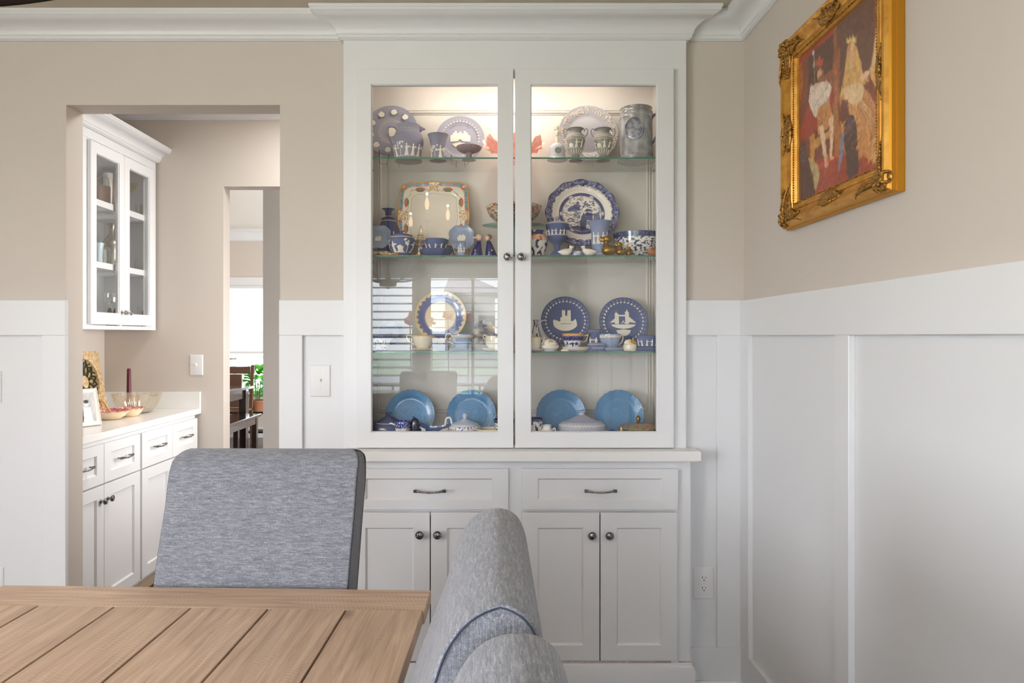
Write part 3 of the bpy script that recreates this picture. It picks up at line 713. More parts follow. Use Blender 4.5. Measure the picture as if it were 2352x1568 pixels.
for k in range(6):
    a = math.radians(45+60*k); ca, sa = math.cos(a), math.sin(a)
    pr = spline([(.03, HZ+.012, 0), (.12, HZ+.012, 0), (.20, HZ+.036, 0), (.30, HZ+.10, 0), (.375, HZ+.21, 0), (.405, HZ+.30, 0), (.404, HZ+.36, 0)], 5)
    b = MB(); b.tube([(cc_.x+p.x*ca, cc_.y+p.x*sa, p.y) for p in pr], .0048, 8); ar = b.build('arm', M_BRONZE, ch)
    X, Y = cc_.x+.404*ca, cc_.y+.404*sa
    b = MB(); b.M = Matrix.Translation((X, Y, 0)); z = HZ+.36; b.lathe([(0, z-.005), (.02, z), (.024, z+.008), (.012, z+.009), (0, z+.009)], 16); b.build('candle_cup', M_BRONZE, ar)
    b = MB(); b.M = Matrix.Translation((X, Y, 0)); b.lathe([(0, z+.009), (.010, z+.009), (.010, z+.075), (0, z+.075)], 14); b.build('candle_sleeve', M_CANDLE, ar)
    b = MB(); b.M = Matrix.Translation((X, Y, 0)); b.lathe([(0, z+.075), (.007, z+.077), (.014, z+.10), (.013, z+.12), (.006, z+.145), (0, z+.16)], 14); b.build('bulb', M_BULB, ar)
    point('chandelier_bulb', (X, Y, z+.172), .8, (1, .88, .76), .007)

# ================================================================= GILT-FRAMED PAINTING
class Cv:
    """small painting surface; colours are linear"""
    def __init__(s, w, h, base):
        s.w, s.h = w, h; s.a = np.ones((h, w, 3))*np.array(lin(base)); s.y, s.x = np.mgrid[0:h, 0:w]; s.x = (s.x+.5)/w; s.y = (s.y+.5)/h
    def put(s, m, c, al=1.0):
        m = np.clip(m, 0, 1)[..., None]*al; s.a = s.a*(1-m)+np.array(lin(c))*m
    def ell(s, cx, cy, rx, ry, c, al=1.0, rot=0, soft=.15):
        dx = s.x-cx; dy = s.y-cy; ca, sa = math.cos(rot), math.sin(rot)
        d = np.hypot((dx*ca+dy*sa)/rx, (-dx*sa+dy*ca)/ry); s.put((1-d)/soft+.5, c, al)
    def ring(s, cx, cy, r, wd, c, al=1.0, soft=.004):
        d = np.abs(np.hypot(s.x-cx, s.y-cy)-r); s.put((wd/2-d)/soft+.5, c, al)
    def poly(s, P, c, al=1.0):
        m = np.zeros_like(s.x, dtype=bool); n = len(P)
        for i in range(n):
            x0, y0 = P[i]; x1, y1 = P[(i+1) % n]
            if y0 == y1: continue
            cnd = ((s.y >= min(y0, y1)) & (s.y < max(y0, y1))); xi = x0+(s.y-y0)*(x1-x0)/(y1-y0); m ^= cnd & (s.x < xi)
        s.put(m.astype(float), c, al)
    def line(s, P, wd, c, al=1.0):
        for (x0, y0), (x1, y1) in zip(P[:-1], P[1:]):
            L2 = (x1-x0)**2+(y1-y0)**2+1e-12; t = np.clip(((s.x-x0)*(x1-x0)+(s.y-y0)*(y1-y0))/L2, 0, 1)
            d = np.hypot(s.x-x0-t*(x1-x0), s.y-y0-t*(y1-y0)); s.put((wd/2-d)/(wd*.35)+.5, c, al)
    def noise(s, sc_, seed=1):
        rg = np.random.RandomState(seed); tot = np.zeros_like(s.x); amp = 1
        for o in range(3):
            nx, ny = int(sc_*2**o)+2, int(sc_*2**o)+2; g = rg.rand(ny+1, nx+1); X = s.x*(nx-1); Y = s.y*(ny-1); xi = X.astype(int); yi = Y.astype(int); fx = X-xi; fy = Y-yi
            fx = fx*fx*(3-2*fx); fy = fy*fy*(3-2*fy)
            tot += amp*((g[yi, xi]*(1-fx)+g[yi, xi+1]*fx)*(1-fy)+(g[yi+1, xi]*(1-fx)+g[yi+1, xi+1]*fx)*fy); amp *= .55
        return tot/1.85
    def get(s, u, v):
        x = min(max(u*s.w-.5, 0), s.w-1.001); y = min(max(v*s.h-.5, 0), s.h-1.001); i, j = int(x), int(y); fx, fy = x-i, y-j
        i2, j2 = min(i+1, s.w-1), min(j+1, s.h-1)
        c = (s.a[j, i]*(1-fx)+s.a[j, i2]*fx)*(1-fy)+(s.a[j2, i]*(1-fx)+s.a[j2, i2]*fx)*fy
        return (float(c[0]), float(c[1]), float(c[2]))
M_GOLD = mat('antique_gilt', (226, 172, 84), .36, .7, var=.45, vscale=26, bump=.2, bscale=90, var2=(196, 136, 56))
M_GOLDD = mat('carved_gilt', (196, 146, 66), .42, .65, var=.75, vscale=120, var2=(104, 68, 28))
M_GOLDSIDE = mat('smooth_gold_side', (206, 146, 44), .38, .7)
M_VIVID = vmat('painted_canvas', .45, .25)
py0, py1 = 1.603, 2.209; pz0, pz1 = 1.677, 2.280; pyc, pzc = (py0+py1)/2, (pz0+pz1)/2; hw_ = (py1-py0)/2; hh_ = (pz1-pz0)/2
pic = thing('framed_painting', 'portrait of an enthroned royal couple in an ornate gold frame', 'painting', (XR, pyc, pz0))
def pm(a, c, h): return Vector((XR-h, pyc-a, pzc+c))        # a to the right as seen, c up, h out of the wall
FP = [(0, .001), (0, .018), (.004, .020), (.004, .030), (.009, .034), (.014, .043), (.019, .045), (.026, .042), (.034, .035), (.044, .028), (.052, .0255), (.055, .029), (.060, .030), (.063, .026), (.067, .026), (.070, .028), (.074, .024), (.078, .019), (.080, .012)]
def fl(i, h): return [pm(-hw_+i, -hh_+i, h), pm(hw_-i, -hh_+i, h), pm(hw_-i, hh_-i, h), pm(-hw_+i, hh_-i, h)]
b = MB(); b.rings([fl(i, h) for i, h in FP[4:]]); fr = b.build('frame', M_GOLD, pic, angle=20)
b = MB(); b.rings([fl(i, h) for i, h in FP[:5]]); b.build('frame_side', M_GOLDSIDE, pic, angle=20)
# beaded inner edge
b = MB()
for s_ in range(4):
    for k in range(58):
        t = -1+2*(k+.5)/58; e_ = hw_-.0715; e2 = hh_-.0715
        p = [(t*e_, -e2), (t*e_, e2), (-e_, t*e2), (e_, t*e2)][s_]; b.ell(pm(p[0], p[1], .0275), (.0022, .0028, .0028), 6, 4)
b.build('beading', M_GOLDD, fr, kind='stuff')
def hgt(i):
    for (a, h0), (c, h1) in zip(FP[:-1], FP[1:]):
        if a <= i <= c and c > a: return h0+(h1-h0)*(i-a)/(c-a)
    return .03
def leafcurl(b, x, y, ang, L, wd, curl, base):
    pts = []; rs = []; n = 12; a = ang
    for k in range(n+1):
        t = k/n; e_ = min(hw_-abs(x), hh_-abs(y)); h = hgt(max(.004, min(.079, e_)))
        x = max(-hw_+.006, min(hw_-.006, x)); y = max(-hh_+.006, min(hh_-.006, y))
        pts.append(pm(x, y, h+.0015+base*math.sin(PI*min(t*1.1, 1)))); rs.append(wd*(.35+.65*math.sin(PI*(t*.85+.1)))*(1-.35*t))
        x += L/n*math.cos(a); y += L/n*math.sin(a); a += curl/n*(1+1.5*t)
    b.tube(pts, rs, 7)
def ornament(cx, cy, ax, ay, L, wd, seed):
    """acanthus cluster at (cx, cy) whose leaves run along (ax, ay)"""
    b = MB(); rr = random.Random(seed); base = math.atan2(ay, ax)
    for s_ in (-1, 1):
        for k in range(9):
            f = k/8; x = cx+ax*s_*L*f*.62; y = cy+ay*s_*L*f*.62
            for sd in (-1, 1):
                an = base+(0 if s_ > 0 else PI)+sd*(1.25-.7*f)+rr.uniform(-.2, .2)
                leafcurl(b, x, y, an, wd*(.95-.5*f), .0042*(1.1-.4*f), sd*s_*rr.uniform(2.6, 4.6), .004*(1-f*.5))
        leafcurl(b, cx, cy, base+(0 if s_ > 0 else PI), L*.95, .0045, .3*s_, .006)
    b.ell(pm(cx, cy, .031), (.011, abs(ax)*L*.8+abs(ay)*wd*.75, abs(ay)*L*.8+abs(ax)*wd*.75), 16, 10)
    for k in range(7):
        b.ell(pm(cx+rr.uniform(-.3, .3)*wd, cy+rr.uniform(-.3, .3)*wd, .040), (.005, .006, .006), 8, 5)
    return b
e_ = .040
for i, (sx, sy) in enumerate(((-1, -1), (1, -1), (1, 1), (-1, 1))):
    b = MB(); rr = random.Random(i+3)
    for (ax, ay) in ((-sx, 0), (0, -sy)):
        base = math.atan2(ay, ax)
        for k in range(12):
            f = k/11; off = .016+.105*f; x = sx*(hw_-(.036 if ax == 0 else off)); y = sy*(hh_-(.036 if ay == 0 else off))
            for sd in (-1, 1):
                leafcurl(b, x, y, base+sd*(1.3-.8*f)+rr.uniform(-.2, .2), .029*(1.1-.5*f), .0046*(1.15-.5*f), sd*rr.uniform(2.6, 4.6), .004*(1-.4*f))
        leafcurl(b, sx*(hw_-.03), sy*(hh_-.03), base, .12, .005, .25*sx, .005)
    b.ell(pm(sx*(hw_-.045), sy*(hh_-.036), .031), (.011, .045, .030), 16, 10); b.ell(pm(sx*(hw_-.036), sy*(hh_-.060), .031), (.011, .028, .055), 16, 10)
    for k in range(6): b.ell(pm(sx*(hw_-rr.uniform(.01, .05)), sy*(hh_-rr.uniform(.01, .05)), .043), (.005, .007, .007), 8, 5)
    b.build('corner_ornament', M_GOLDD, fr, angle=70)
for i, (cx, cy, ax, ay) in enumerate(((0, -(hh_-e_), 1, 0), (0, hh_-e_, 1, 0), (-(hw_-e_), 0, 0, 1), (hw_-e_, 0, 0, 1))):
    ornament(cx, cy, ax, ay, .075, .036, 20+i).build('centre_ornament', M_GOLDD, fr, angle=70)
# canvas: figures drawn flat, converted from where they appear on the wall
ci = .080; CW, CH = hw_-ci, hh_-ci; HC = .014
def zp(zx, zy):              # point of the photograph's crop -> canvas u (right), v (down)
    px = 1700+zx/2.8; y = zy/2.8; X = XR-HC; Y = X*F/(px-1130); z = H+(772-y)*Y/F
    return ((pyc-Y)+CW)/(2*CW), 1-((z-pzc)+CH)/(2*CH)
cv = Cv(200, 200, (92, 44, 30))
def Z(*P): return [zp(a, c) for a, c in P]
def zell(zx, zy, rx, ry, c, al=1.0, soft=.25):
    u, v = zp(zx, zy); u2, _ = zp(zx+rx, zy); _, v2 = zp(zx, zy+ry); cv.ell(u, v, abs(u2-u), abs(v2-v), c, al, 0, soft)
cv.put(np.clip(cv.y*1.4-.2, 0, 1), (130, 46, 32), .55)
cv.poly(Z((340, 400), (430, 320), (440, 640), (370, 700), (350, 700)), (120, 52, 28))
cv.poly(Z((360, 420), (400, 390), (405, 560), (385, 640)), (196, 110, 48), .7)
cv.poly(Z((440, 350), (600, 190), (600, 640), (440, 700)), (62, 34, 30))
cv.poly(Z((350, 395), (780, -30), (800, 30), (360, 440)), (168, 40, 30), .75)
cv.poly(Z((598, 170), (622, 150), (632, 640), (605, 660)), (140, 84, 52))
cv.poly(Z((625, 150), (860, -60), (870, 420), (640, 640)), (88, 62, 52))
cv.poly(Z((865, -80), (925, -120), (925, 560), (850, 480)), (120, 70, 50))
cv.poly(Z((868, -60), (905, -80), (915, 60), (905, 190), (880, 120)), (196, 60, 44))
for k in range(6): cv.line(Z((872+k*7, -70), (882+k*5, 160)), .006, (236, 190, 120) if k % 2 else (180, 50, 38))
cv.poly(Z((878, 170), (915, 190), (905, 360), (890, 330), (865, 420), (830, 480), (850, 360)), (244, 206, 140))
cv.poly(Z((872, 390), (920, 420), (895, 540), (870, 560), (830, 480)), (240, 190, 116))
for k in range(7): cv.line(Z((872+k*7, 400), (852+k*8, 540)), .005, (206, 120, 64), .8)
cv.poly(Z((460, 560), (600, 430), (640, 300), (640, 660), (470, 700)), (196, 110, 60), .45)
# floor
cv.poly(Z((350, 1100), (600, 980), (940, 760), (940, 1100), (360, 1330)), (158, 56, 40))
for k in range(40): zell(R.uniform(380, 900), R.uniform(1020, 1260), 10, 8, (112, 46, 34), .5)
cv.poly(Z((450, 1080), (640, 980), (640, 1010), (470, 1110)), (196, 52, 36))
# king: throne, robe, ermine, tunic, legs
cv.poly(Z((440, 700), (460, 680), (480, 900), (600, 820), (600, 860), (480, 960), (470, 1100), (455, 1100)), (206, 150, 74))
cv.poly(Z((590, 560), (620, 620), (650, 900), (630, 1020), (610, 1000)), (184, 120, 60), .8)
cv.poly(Z((440, 660), (500, 560), (600, 560), (612, 640), (560, 760), (430, 900), (385, 900), (400, 780)), (160, 42, 36))
cv.poly(Z((450, 560), (500, 530), (560, 520), (590, 560), (575, 620), (530, 690), (500, 700), (490, 760), (470, 740), (440, 650)), (240, 224, 206))
for k in range(22): zell(R.uniform(460, 575), R.uniform(550, 680), 2.5, 5, (70, 50, 46), .7)
cv.poly(Z((495, 700), (570, 640), (600, 760), (560, 830), (500, 870)), (206, 142, 78))
for k in range(20): zell(R.uniform(500, 580), R.uniform(700, 840), 5, 7, (150, 86, 48), .6)
zell(510, 480, 15, 44, (232, 176, 136)); zell(508, 430, 24, 20, (120, 60, 40)); zell(512, 510, 12, 22, (150, 100, 74))
cv.poly(Z((485, 420), (482, 370), (495, 395), (510, 352), (522, 392), (535, 372), (530, 420)), (196, 72, 44))
cv.line(Z((472, 330), (482, 560)), .006, (226, 214, 206)); zell(470, 340, 8, 12, (214, 224, 236))
cv.poly(Z((505, 820), (530, 800), (545, 860), (560, 1060), (548, 1070), (530, 960)), (240, 206, 170))
cv.poly(Z((572, 760), (600, 740), (600, 840), (592, 1010), (600, 1025), (575, 1020), (578, 900)), (238, 202, 164))
zell(556, 1066, 12, 9, (226, 190, 150)); zell(590, 1018, 14, 8, (226, 190, 150))
# queen: veil, dress, skirt
cv.poly(Z((690, 300), (715, 262), (750, 300), (790, 470), (830, 520), (650, 650), (640, 620), (670, 470)), (226, 176, 104))
cv.poly(Z((680, 470), (700, 400), (740, 395), (775, 460), (760, 560), (720, 580), (690, 560)), (218, 170, 100))
zell(714, 318, 17, 48, (240, 192, 152)); zell(714, 395, 9, 26, (238, 190, 150)); zell(700, 300, 10, 36, (176, 116, 66), .5)
cv.poly(Z((690, 280), (686, 240), (700, 262), (705, 226), (716, 256), (726, 218), (732, 250), (744, 228), (740, 280), (716, 262)), (250, 214, 140))
zell(712, 432, 22, 6, (250, 232, 190), .8); zell(800, 487, 34, 24, (244, 206, 166)); zell(756, 440, 8, 30, (232, 190, 120), .6)
cv.poly(Z((690, 560), (770, 540), (830, 600), (900, 700), (930, 900), (920, 1060), (850, 1040), (790, 1000), (700, 1080), (650, 900), (640, 640)), (204, 142, 82))
for k in range(26):
    x = R.uniform(670, 900); y = R.uniform(640, 900); cv.line(Z((720+(x-780)*.3, 600), (x, y), (x+(x-780)*.25, y+110)), .007, (248, 206, 140) if k % 2 else (158, 98, 56), .55)
cv.poly(Z((660, 570), (760, 530), (800, 560), (780, 650), (720, 670), (670, 640)), (246, 214, 168), .85)
cv.poly(Z((800, 520), (850, 540), (930, 620), (930, 760), (860, 660)), (120, 36, 34), .85)
cv.poly(Z((850, 900), (930, 820), (945, 1050), (900, 1070), (845, 1030)), (224, 176, 116)); 
for k in range(5): cv.line(Z((860+k*14, 920), (850+k*18, 1040)), .006, (166, 112, 66), .7)
# dark draped figure, blue fold, dark chair left
cv.poly(Z((670, 800), (700, 738), (730, 740), (748, 800), (760, 1000), (765, 1110), (690, 1160), (680, 1000), (665, 900)), (40, 38, 50))
zell(706, 800, 20, 46, (66, 66, 92), .8)
for k in range(14): zell(R.uniform(680, 740), R.uniform(770, 1000), 5, 9, (134, 92, 84), .6)
cv.poly(Z((650, 850), (670, 860), (660, 1000), (640, 1100), (628, 1095), (640, 980)), (112, 134, 164))
cv.poly(Z((650, 640), (690, 640), (700, 740), (660, 800), (640, 760)), (96, 52, 44))
cv.poly(Z((370, 960), (410, 900), (440, 1010), (460, 1100), (500, 1150), (480, 1260), (390, 1290), (368, 1260)), (46, 36, 42))
cv.poly(Z((436, 1010), (500, 1060), (512, 1120), (495, 1200), (484, 1235), (470, 1140)), (186, 170, 120))
for k in range(8): zell(R.uniform(385, 420), R.uniform(920, 1060), 5, 8, (92, 106, 140), .7)
def stroke(cv, u, v, rx, ry, col, al, rot):
    i0, i1 = max(0, int((u-.06)*cv.w)), min(cv.w, int((u+.06)*cv.w)+1); j0, j1 = max(0, int((v-.06)*cv.h)), min(cv.h, int((v+.06)*cv.h)+1)
    dx = cv.x[j0:j1, i0:i1]-u; dy = cv.y[j0:j1, i0:i1]-v; ca, sa = math.cos(rot), math.sin(rot)
    m = np.clip((1-np.hypot((dx*ca+dy*sa)/rx, (-dx*sa+dy*ca)/ry))/.5+.3, 0, 1)[..., None]*al; cv.a[j0:j1, i0:i1] = cv.a[j0:j1, i0:i1]*(1-m)+col*m
for k in range(2600):
    u, v = R.random(), R.random(); j, i = int(v*cv.h*.999), int(u*cv.w*.999); c0_ = cv.a[j, i].copy()
    g_ = R.choice((.55, .72, 1.3, 1.6)) if k % 3 else 1; c0_ = np.clip(c0_*g_*np.array([1, R.uniform(.85, 1.12), R.uniform(.8, 1.1)]), 0, .9)
    stroke(cv, u+R.uniform(-.012, .012), v+R.uniform(-.012, .012), R.uniform(.004, .010), R.uniform(.008, .026), c0_, .45, R.uniform(-.5, .5)+(.8 if u > .55 and v > .5 else 0))
nz = cv.noise(40, 5); cv.a = cv.a*.80+np.array(lin((186, 132, 98)))*.20; cv.a *= (.82+.36*nz)[..., None]; nz = cv.noise(90, 8); cv.a *= (.86+.28*nz)[..., None]  # hazy glare over the picture is blended into its colours
b = MB(); n = 170
rows = []; cols = []
for j in range(n+1):
    rows.append([pm(-CW+2*CW*i/n, CH-2*CH*j/n, HC) for i in range(n+1)]); cols.append([cv.get(i/n, j/n) for i in range(n+1)])
b.rings(rows, False, cols=cols); b.build('canvas', M_VIVID, pic, angle=60)
b = MB(); b.box(XR-.012, XR-.0005, pyc-CW-.01, pyc+CW+.01, pzc-CH-.01, pzc+CH+.01); b.build('backing_board', mat('backing_board', (90, 70, 50), .9), pic, smooth=False)

# ================================================================= PANTRY CABINETS (unit frame turned to face +x)
def rot_thing(name, label, cat, loc, group=None): return thing(name, label, cat, loc, PI/2, group)
# base run
BX = -1.765           # carcass front plane; doors stand 20 mm proud
zc0 = .907
for i, (ya, yb) in enumerate(((2.745, 3.40), (3.402, 4.058))):
    t = rot_thing('pantry_base_cabinet', ['white pantry base cabinet nearest the doorway, two drawers over two doors', 'white pantry base cabinet at the far end, against the beige wall'][i], 'cabinet', (BX, (ya+yb)/2, 0), 'pantry base cabinets')
    wd = yb-ya
    b = MB(); b.box(-wd/2, wd/2, 0, .54, .105, zc0-.034); b.build('cabinet_box', M_CAB, t, world=False, smooth=False)
    b = MB(); b.box(-wd/2, wd/2, .065, .52, 0, .105); b.build('toe_kick', mat('bare_toe_kick', (206, 186, 160), .7), t, world=False, smooth=False)
    xs = [-wd/2+.004, 0, wd/2-.012]
    for j in (0, 1):
        x0, x1 = xs[j]+(.0015 if j else 0), xs[j+1]-(.0015 if not j else 0)
        b = MB(); shaker(b, x0, x1, .675, .852, -.02, .02, .055, .010, slope=.005, top=.045); d = b.build('drawer', M_CAB, t, world=False, smooth=False)
        pull_mb((x0+x1)/2, -.02, .768, .11).build('handle', M_PEW, d, world=False)
        b = MB(); shaker(b, x0, x1, .125, .668, -.02, .02, .055, .010, slope=.005); d = b.build('door', M_CAB, t, world=False, smooth=False)
        knob_mb(-.028 if j == 0 else .028, -.02, .60, .95).build('knob', M_PEW, d, world=False)
b = MB(); b.box(PXL, BX+.027, WT+.004, PB, zc0-.032, zc0, .002)
ct = thing('pantry_worktop', 'white pantry worktop with a low splashback against the beige wall', 'worktop', (-2.0, 3.4, zc0-.032)); b.build('slab', M_TOP, ct)
b = MB(); b.box(PXL+.014, BX+.027, PB-.019, PB-.0005, zc0, zc0+.098, .0015); b.build('splashback', M_TOP, ct)
b = MB(); b.box(PXL, PXL+.014, WT+.01, PB-.0005, zc0, zc0+.098, .0015); b.build('splashback', M_TOP, ct)
# wall cabinet
UXF = -2.0; ya, yb = 2.98, 4.06; wd = yb-ya; uz0, uz1 = 1.372, 2.44
t = rot_thing('pantry_wall_cabinet', 'white pantry wall cabinet with two glass doors and a crown', 'cabinet', (UXF, (ya+yb)/2, uz0))
def ly(Yw): return Yw-(ya+yb)/2
b = MB()
D_ = .305
def ub(x0, x1, y0, y1, z0, z1): b.box(x0, x1, y0, y1, z0-uz0, z1-uz0)
ub(-wd/2, wd/2, 0.0, D_, uz0, uz0+.02); ub(-wd/2, wd/2, 0, D_, 2.32, uz1-.004); ub(-wd/2, -wd/2+.018, 0, D_, uz0+.02, 2.32); ub(wd/2-.018, wd/2, 0, D_, uz0+.02, 2.32); ub(-wd/2+.018, wd/2-.018, D_-.008, D_, uz0+.02, 2.32)
ub(ly(3.36)-.34, ly(3.40), 0.001, .018, uz0+.02, 2.32); ub(ly(3.95), wd/2-.018, .001, .018, uz0+.02, 2.32); ub(ly(3.668), ly(3.692), .001, .018, uz0+.02, 2.32)
b.build('cabinet_box', M_CAB, t, world=False, smooth=False)
SHP = []
for (z0, z1) in ((2.003, 2.036), (1.686, 1.718)):
    b = MB(); b.box(-wd/2+.019, wd/2-.019, .012, D_-.009, z0-uz0, z1-uz0, .001); b.build('shelf', M_CAB, t, world=False); SHP.append(z1)
SHP.append(uz0+.02)
for k, (Ya, Yb, g0, g1, kn) in enumerate(((3.372, 3.679, 3.422, 3.625, 3.652), (3.682, 4.0, 3.735, 3.948, 3.71))):
    x0, x1, gx0, gx1 = ly(Ya), ly(Yb), ly(g0), ly(g1); z0, z1, gz0, gz1 = 1.396-uz0, 2.309-uz0, 1.458-uz0, 2.25-uz0
    def L5(i, y, gi=None):
        if gi is None: return [(x0+i, y, z0+i), (x1-i, y, z0+i), (x1-i, y, z1-i), (x0+i, y, z1-i)]
        return [(gx0-gi, y, gz0-gi), (gx1+gi, y, gz0-gi), (gx1+gi, y, gz1+gi), (gx0-gi, y, gz1+gi)]
    b = MB(); b.rings([L5(0, -.001), L5(0, -.0185), L5(.0015, -.02), L5(0, -.02, .003), L5(0, -.017, .003), L5(0, -.014, 0), L5(0, -.001, 0), L5(0, -.001)]); d = b.build('door', M_CAB, t, world=False, smooth=False)
    b = MB(); b.box(gx0-.004, gx1+.004, -.010, -.007, gz0-.004, gz1+.004); b.build('glass_pane', M_PANE, d, world=False, smooth=False)
    knob_mb(ly(kn), -.02, 1.462-uz0, .85).build('knob', M_STEEL, d, world=False)
q = sweep([(-wd/2, -.001), (wd/2, -.001), (wd/2, D_)], [(o_, u) for o_, u in crown_prof(.085, .085)], -1, 2.452-uz0, ends=[None, None]); q.build('crown', M_CAB, t, world=False, angle=25)

# ================================================================= BREAKFAST ROOM, seen through the second opening
M_ESP = mat('espresso_wood', (42, 32, 32), .18, coat=.6)
M_ESPB = mat('brown_chair_wood', (96, 68, 54), .35, coat=.2)
M_LEAF = mat('bright_leaf', (70, 170, 40), .45, var=.5, vscale=14, var2=(24, 96, 34))
for n_ in (M_LEAF,):
    N, L = nt(n_); t2 = N.new('ShaderNodeBsdfTranslucent'); t2.inputs[0].default_value = (.25, .8, .08, 1); mx = N.new('ShaderNodeMixShader'); mx.inputs[0].default_value = .35
    L.new(N['Principled BSDF'].outputs[0], mx.inputs[1]); L.new(t2.outputs[0], mx.inputs[2]); L.new(mx.outputs[0], N['Material Output'].inputs[0])
tt = thing('breakfast_table', 'dark glossy breakfast table seen through the far opening', 'table', (-3.25, 7.15, 0))
def tb(nm, x0, x1, y0, y1, z0, z1, m=M_ESP, par=None, bev=.003): b = MB(); b.box(x0, x1, y0, y1, z0, z1, bev); return b.build(nm, m, par or tt, world=False)
tb('tabletop', -.46, .47, -.85, .84, .73, .76)
tb('apron', .375, .40, -.72, .70, .62, .7295); tb('apron', -.39, .37, .70, .725, .62, .7295); tb('apron', -.39, -.37, -.72, .70, .62, .7295); tb('apron', -.37, .37, -.745, -.72, .62, .7295)
for sx, sy in ((.38, -.75), (.38, .74), (-.38, .74), (-.38, -.75)): tb('leg', sx-.042, sx+.042, sy-.042, sy+.042, 0, .7295)
bn = thing('breakfast_bench', 'dark glossy bench along the near side of the breakfast table', 'bench', (-2.63-.14, 7.1, 0))
tb('seat', -.17, .14, -.66, .70, .425, .455, par=bn); tb('apron', .09, .11, -.56, .60, .345, .4245, par=bn); tb('apron', -.14, -.12, -.56, .60, .345, .4245, par=bn)
for sx, sy in ((.09, -.58), (.09, .62), (-.12, -.58), (-.12, .62)): tb('leg', sx-.027, sx+.027, sy-.027, sy+.027, 0, .4245, par=bn)
bc = thing('breakfast_chair', 'brown wooden ladder-back chair behind the breakfast table', 'chair', (-3.18, 8.19, 0), 0)
for sx in (-1, 1):
    b = MB(); b.rings([[(sx*.21-.02, y, z), (sx*.21+.02, y, z), (sx*.21+.02, y+.035, z), (sx*.21-.02, y+.035, z)] for z, y in ((0, .26), (.45, .20), (.98, .28))], True, True, True); b.build('back_post', M_ESPB, bc, world=False)
    tb('leg', sx*.2-.02, sx*.2+.02, -.22, -.18, 0, .43, M_ESPB, bc)
tb('seat', -.23, .23, -.24, .24, .43, .455, M_ESPB, bc); tb('top_rail', -.19, .19, .265, .29, .87, .96, M_ESPB, bc)
tb('back_splat', -.09, .09, .24, .26, .46, .869, M_ESPB, bc)
def leaf(b, base, d, L, wd, droop=.3):
    d = Vector(d).normalized(); side = d.cross(Vector((0, 0, 1))); side = side.normalized() if side.length > .01 else Vector((1, 0, 0)); n = 5; rows = []
    p = Vector(base)
    for k in range(n+1):
        t = k/n; w_ = wd*math.sin(PI*(.06+.94*t)**.8)*.5+.0006; up = Vector((0, 0, 1))*w_*.35
        rows.append([p-side*w_+up, p, p+side*w_+up]); p = p+d*L/n; d = (d+Vector((0, 0, -droop/n))).normalized()
    b.rings(rows, False)
def plant(name, label, X, Y, z0, n, spread, hgt_, pot=True):
    t = thing(name, label, 'plant', (X, Y, z0))
    b = MB(); b.M = Matrix.Translation((X, Y, z0)); b.lathe([(0, 0), (.082, 0), (.10, .115), (.106, .116), (.106, .14), (.096, .14), (.094, .12), (0, .115)], 28); b.build('pot', mat('terracotta', (150, 98, 70), .8), t)
    b = MB()
    for k in range(3): b.tube([(X+.02*(k-1), Y, z0+.12), (X+.03*(k-1), Y+.01, z0+.12+hgt_*.6)], .006, 6)
    b.build('stem', M_STEMG, t)
    rr = random.Random(11)
    for k in range(n):
        a = rr.uniform(0, 2*PI); f = k/n; z = z0+.17+hgt_*f; r_ = spread*(.25+.75*math.sin(PI*min(.95, f+.15)))*rr.uniform(.3, .9)
        b = MB(); c = Vector((X+r_*.5*math.cos(a), Y+r_*.5*math.sin(a), z)); leaf(b, c, (math.cos(a), math.sin(a), rr.uniform(-.1, .8)), rr.uniform(.12, .18), rr.uniform(.08, .11), rr.uniform(.3, 1.1)); b.build('leaf', M_LEAF, t)
    return t
ps = thing('plant_stand', 'thin black metal plant stand by the far window', 'stand', (UX(592, 8.68), 8.68, 0))
pX = UX(592, 8.68)
b = MB(); b.box(pX-.14, pX+.14, 8.55, 8.81, .36, .385, .003); b.build('top', M_BLKMETAL, ps)
for sx in (-.12, .12):
    for sy in (-.11, .11):
        b = MB(); b.box(pX+sx-.009, pX+sx+.009, 8.68+sy-.009, 8.68+sy+.009, 0, .36); b.build('leg', M_BLKMETAL, ps, smooth=False)
b = MB(); b.box(pX-.11, pX+.11, 8.56, 8.80, .12, .14); b.build('lower_shelf', M_BLKMETAL, ps, smooth=False)
plant('potted_plant', 'bright green leafy plant in a terracotta pot on the stand', pX, 8.68, .386, 90, .27, .40)
# pale monstera-like leaves left of the window and the long hanging leaf
t = thing('trailing_plant', 'pale-leaved plant peeping in behind the brown chair', 'plant', (-3.62, 8.7, 0))
b = MB(); b.M = Matrix.Translation((-3.62, 8.7, 0)); b.lathe([(0, 0), (.10, 0), (.13, .26), (.12, .26), (0, .24)], 24); b.build('pot', mat('grey_pot', (120, 120, 118), .7), t)
b = MB(); b.tube([(-3.62, 8.7, .22), (-3.55, 8.7, .7), (-3.42, 8.7, 1.02)], .008, 6); b.build('stem', M_STEMG, t)
M_PALELEAF = mat('pale_leaf', (178, 190, 160), .5)
for (px, py, an, L_n, wd_) in ((531, 828, .3, .12, .13), (533, 842, -.2, .10, .10), (536, 825, 0.0, .17, .03)):
    b = MB(); leaf(b, U(px-5, py, 8.68), (math.cos(an), -.2, math.sin(an)), L_n, wd_, .2); b.build('leaf', M_PALELEAF, t)
b = MB(); leaf(b, U(563, 905, 8.7), (.1, 0, -1), .26, .08, .1); b.build('leaf', M_LEAF, t)

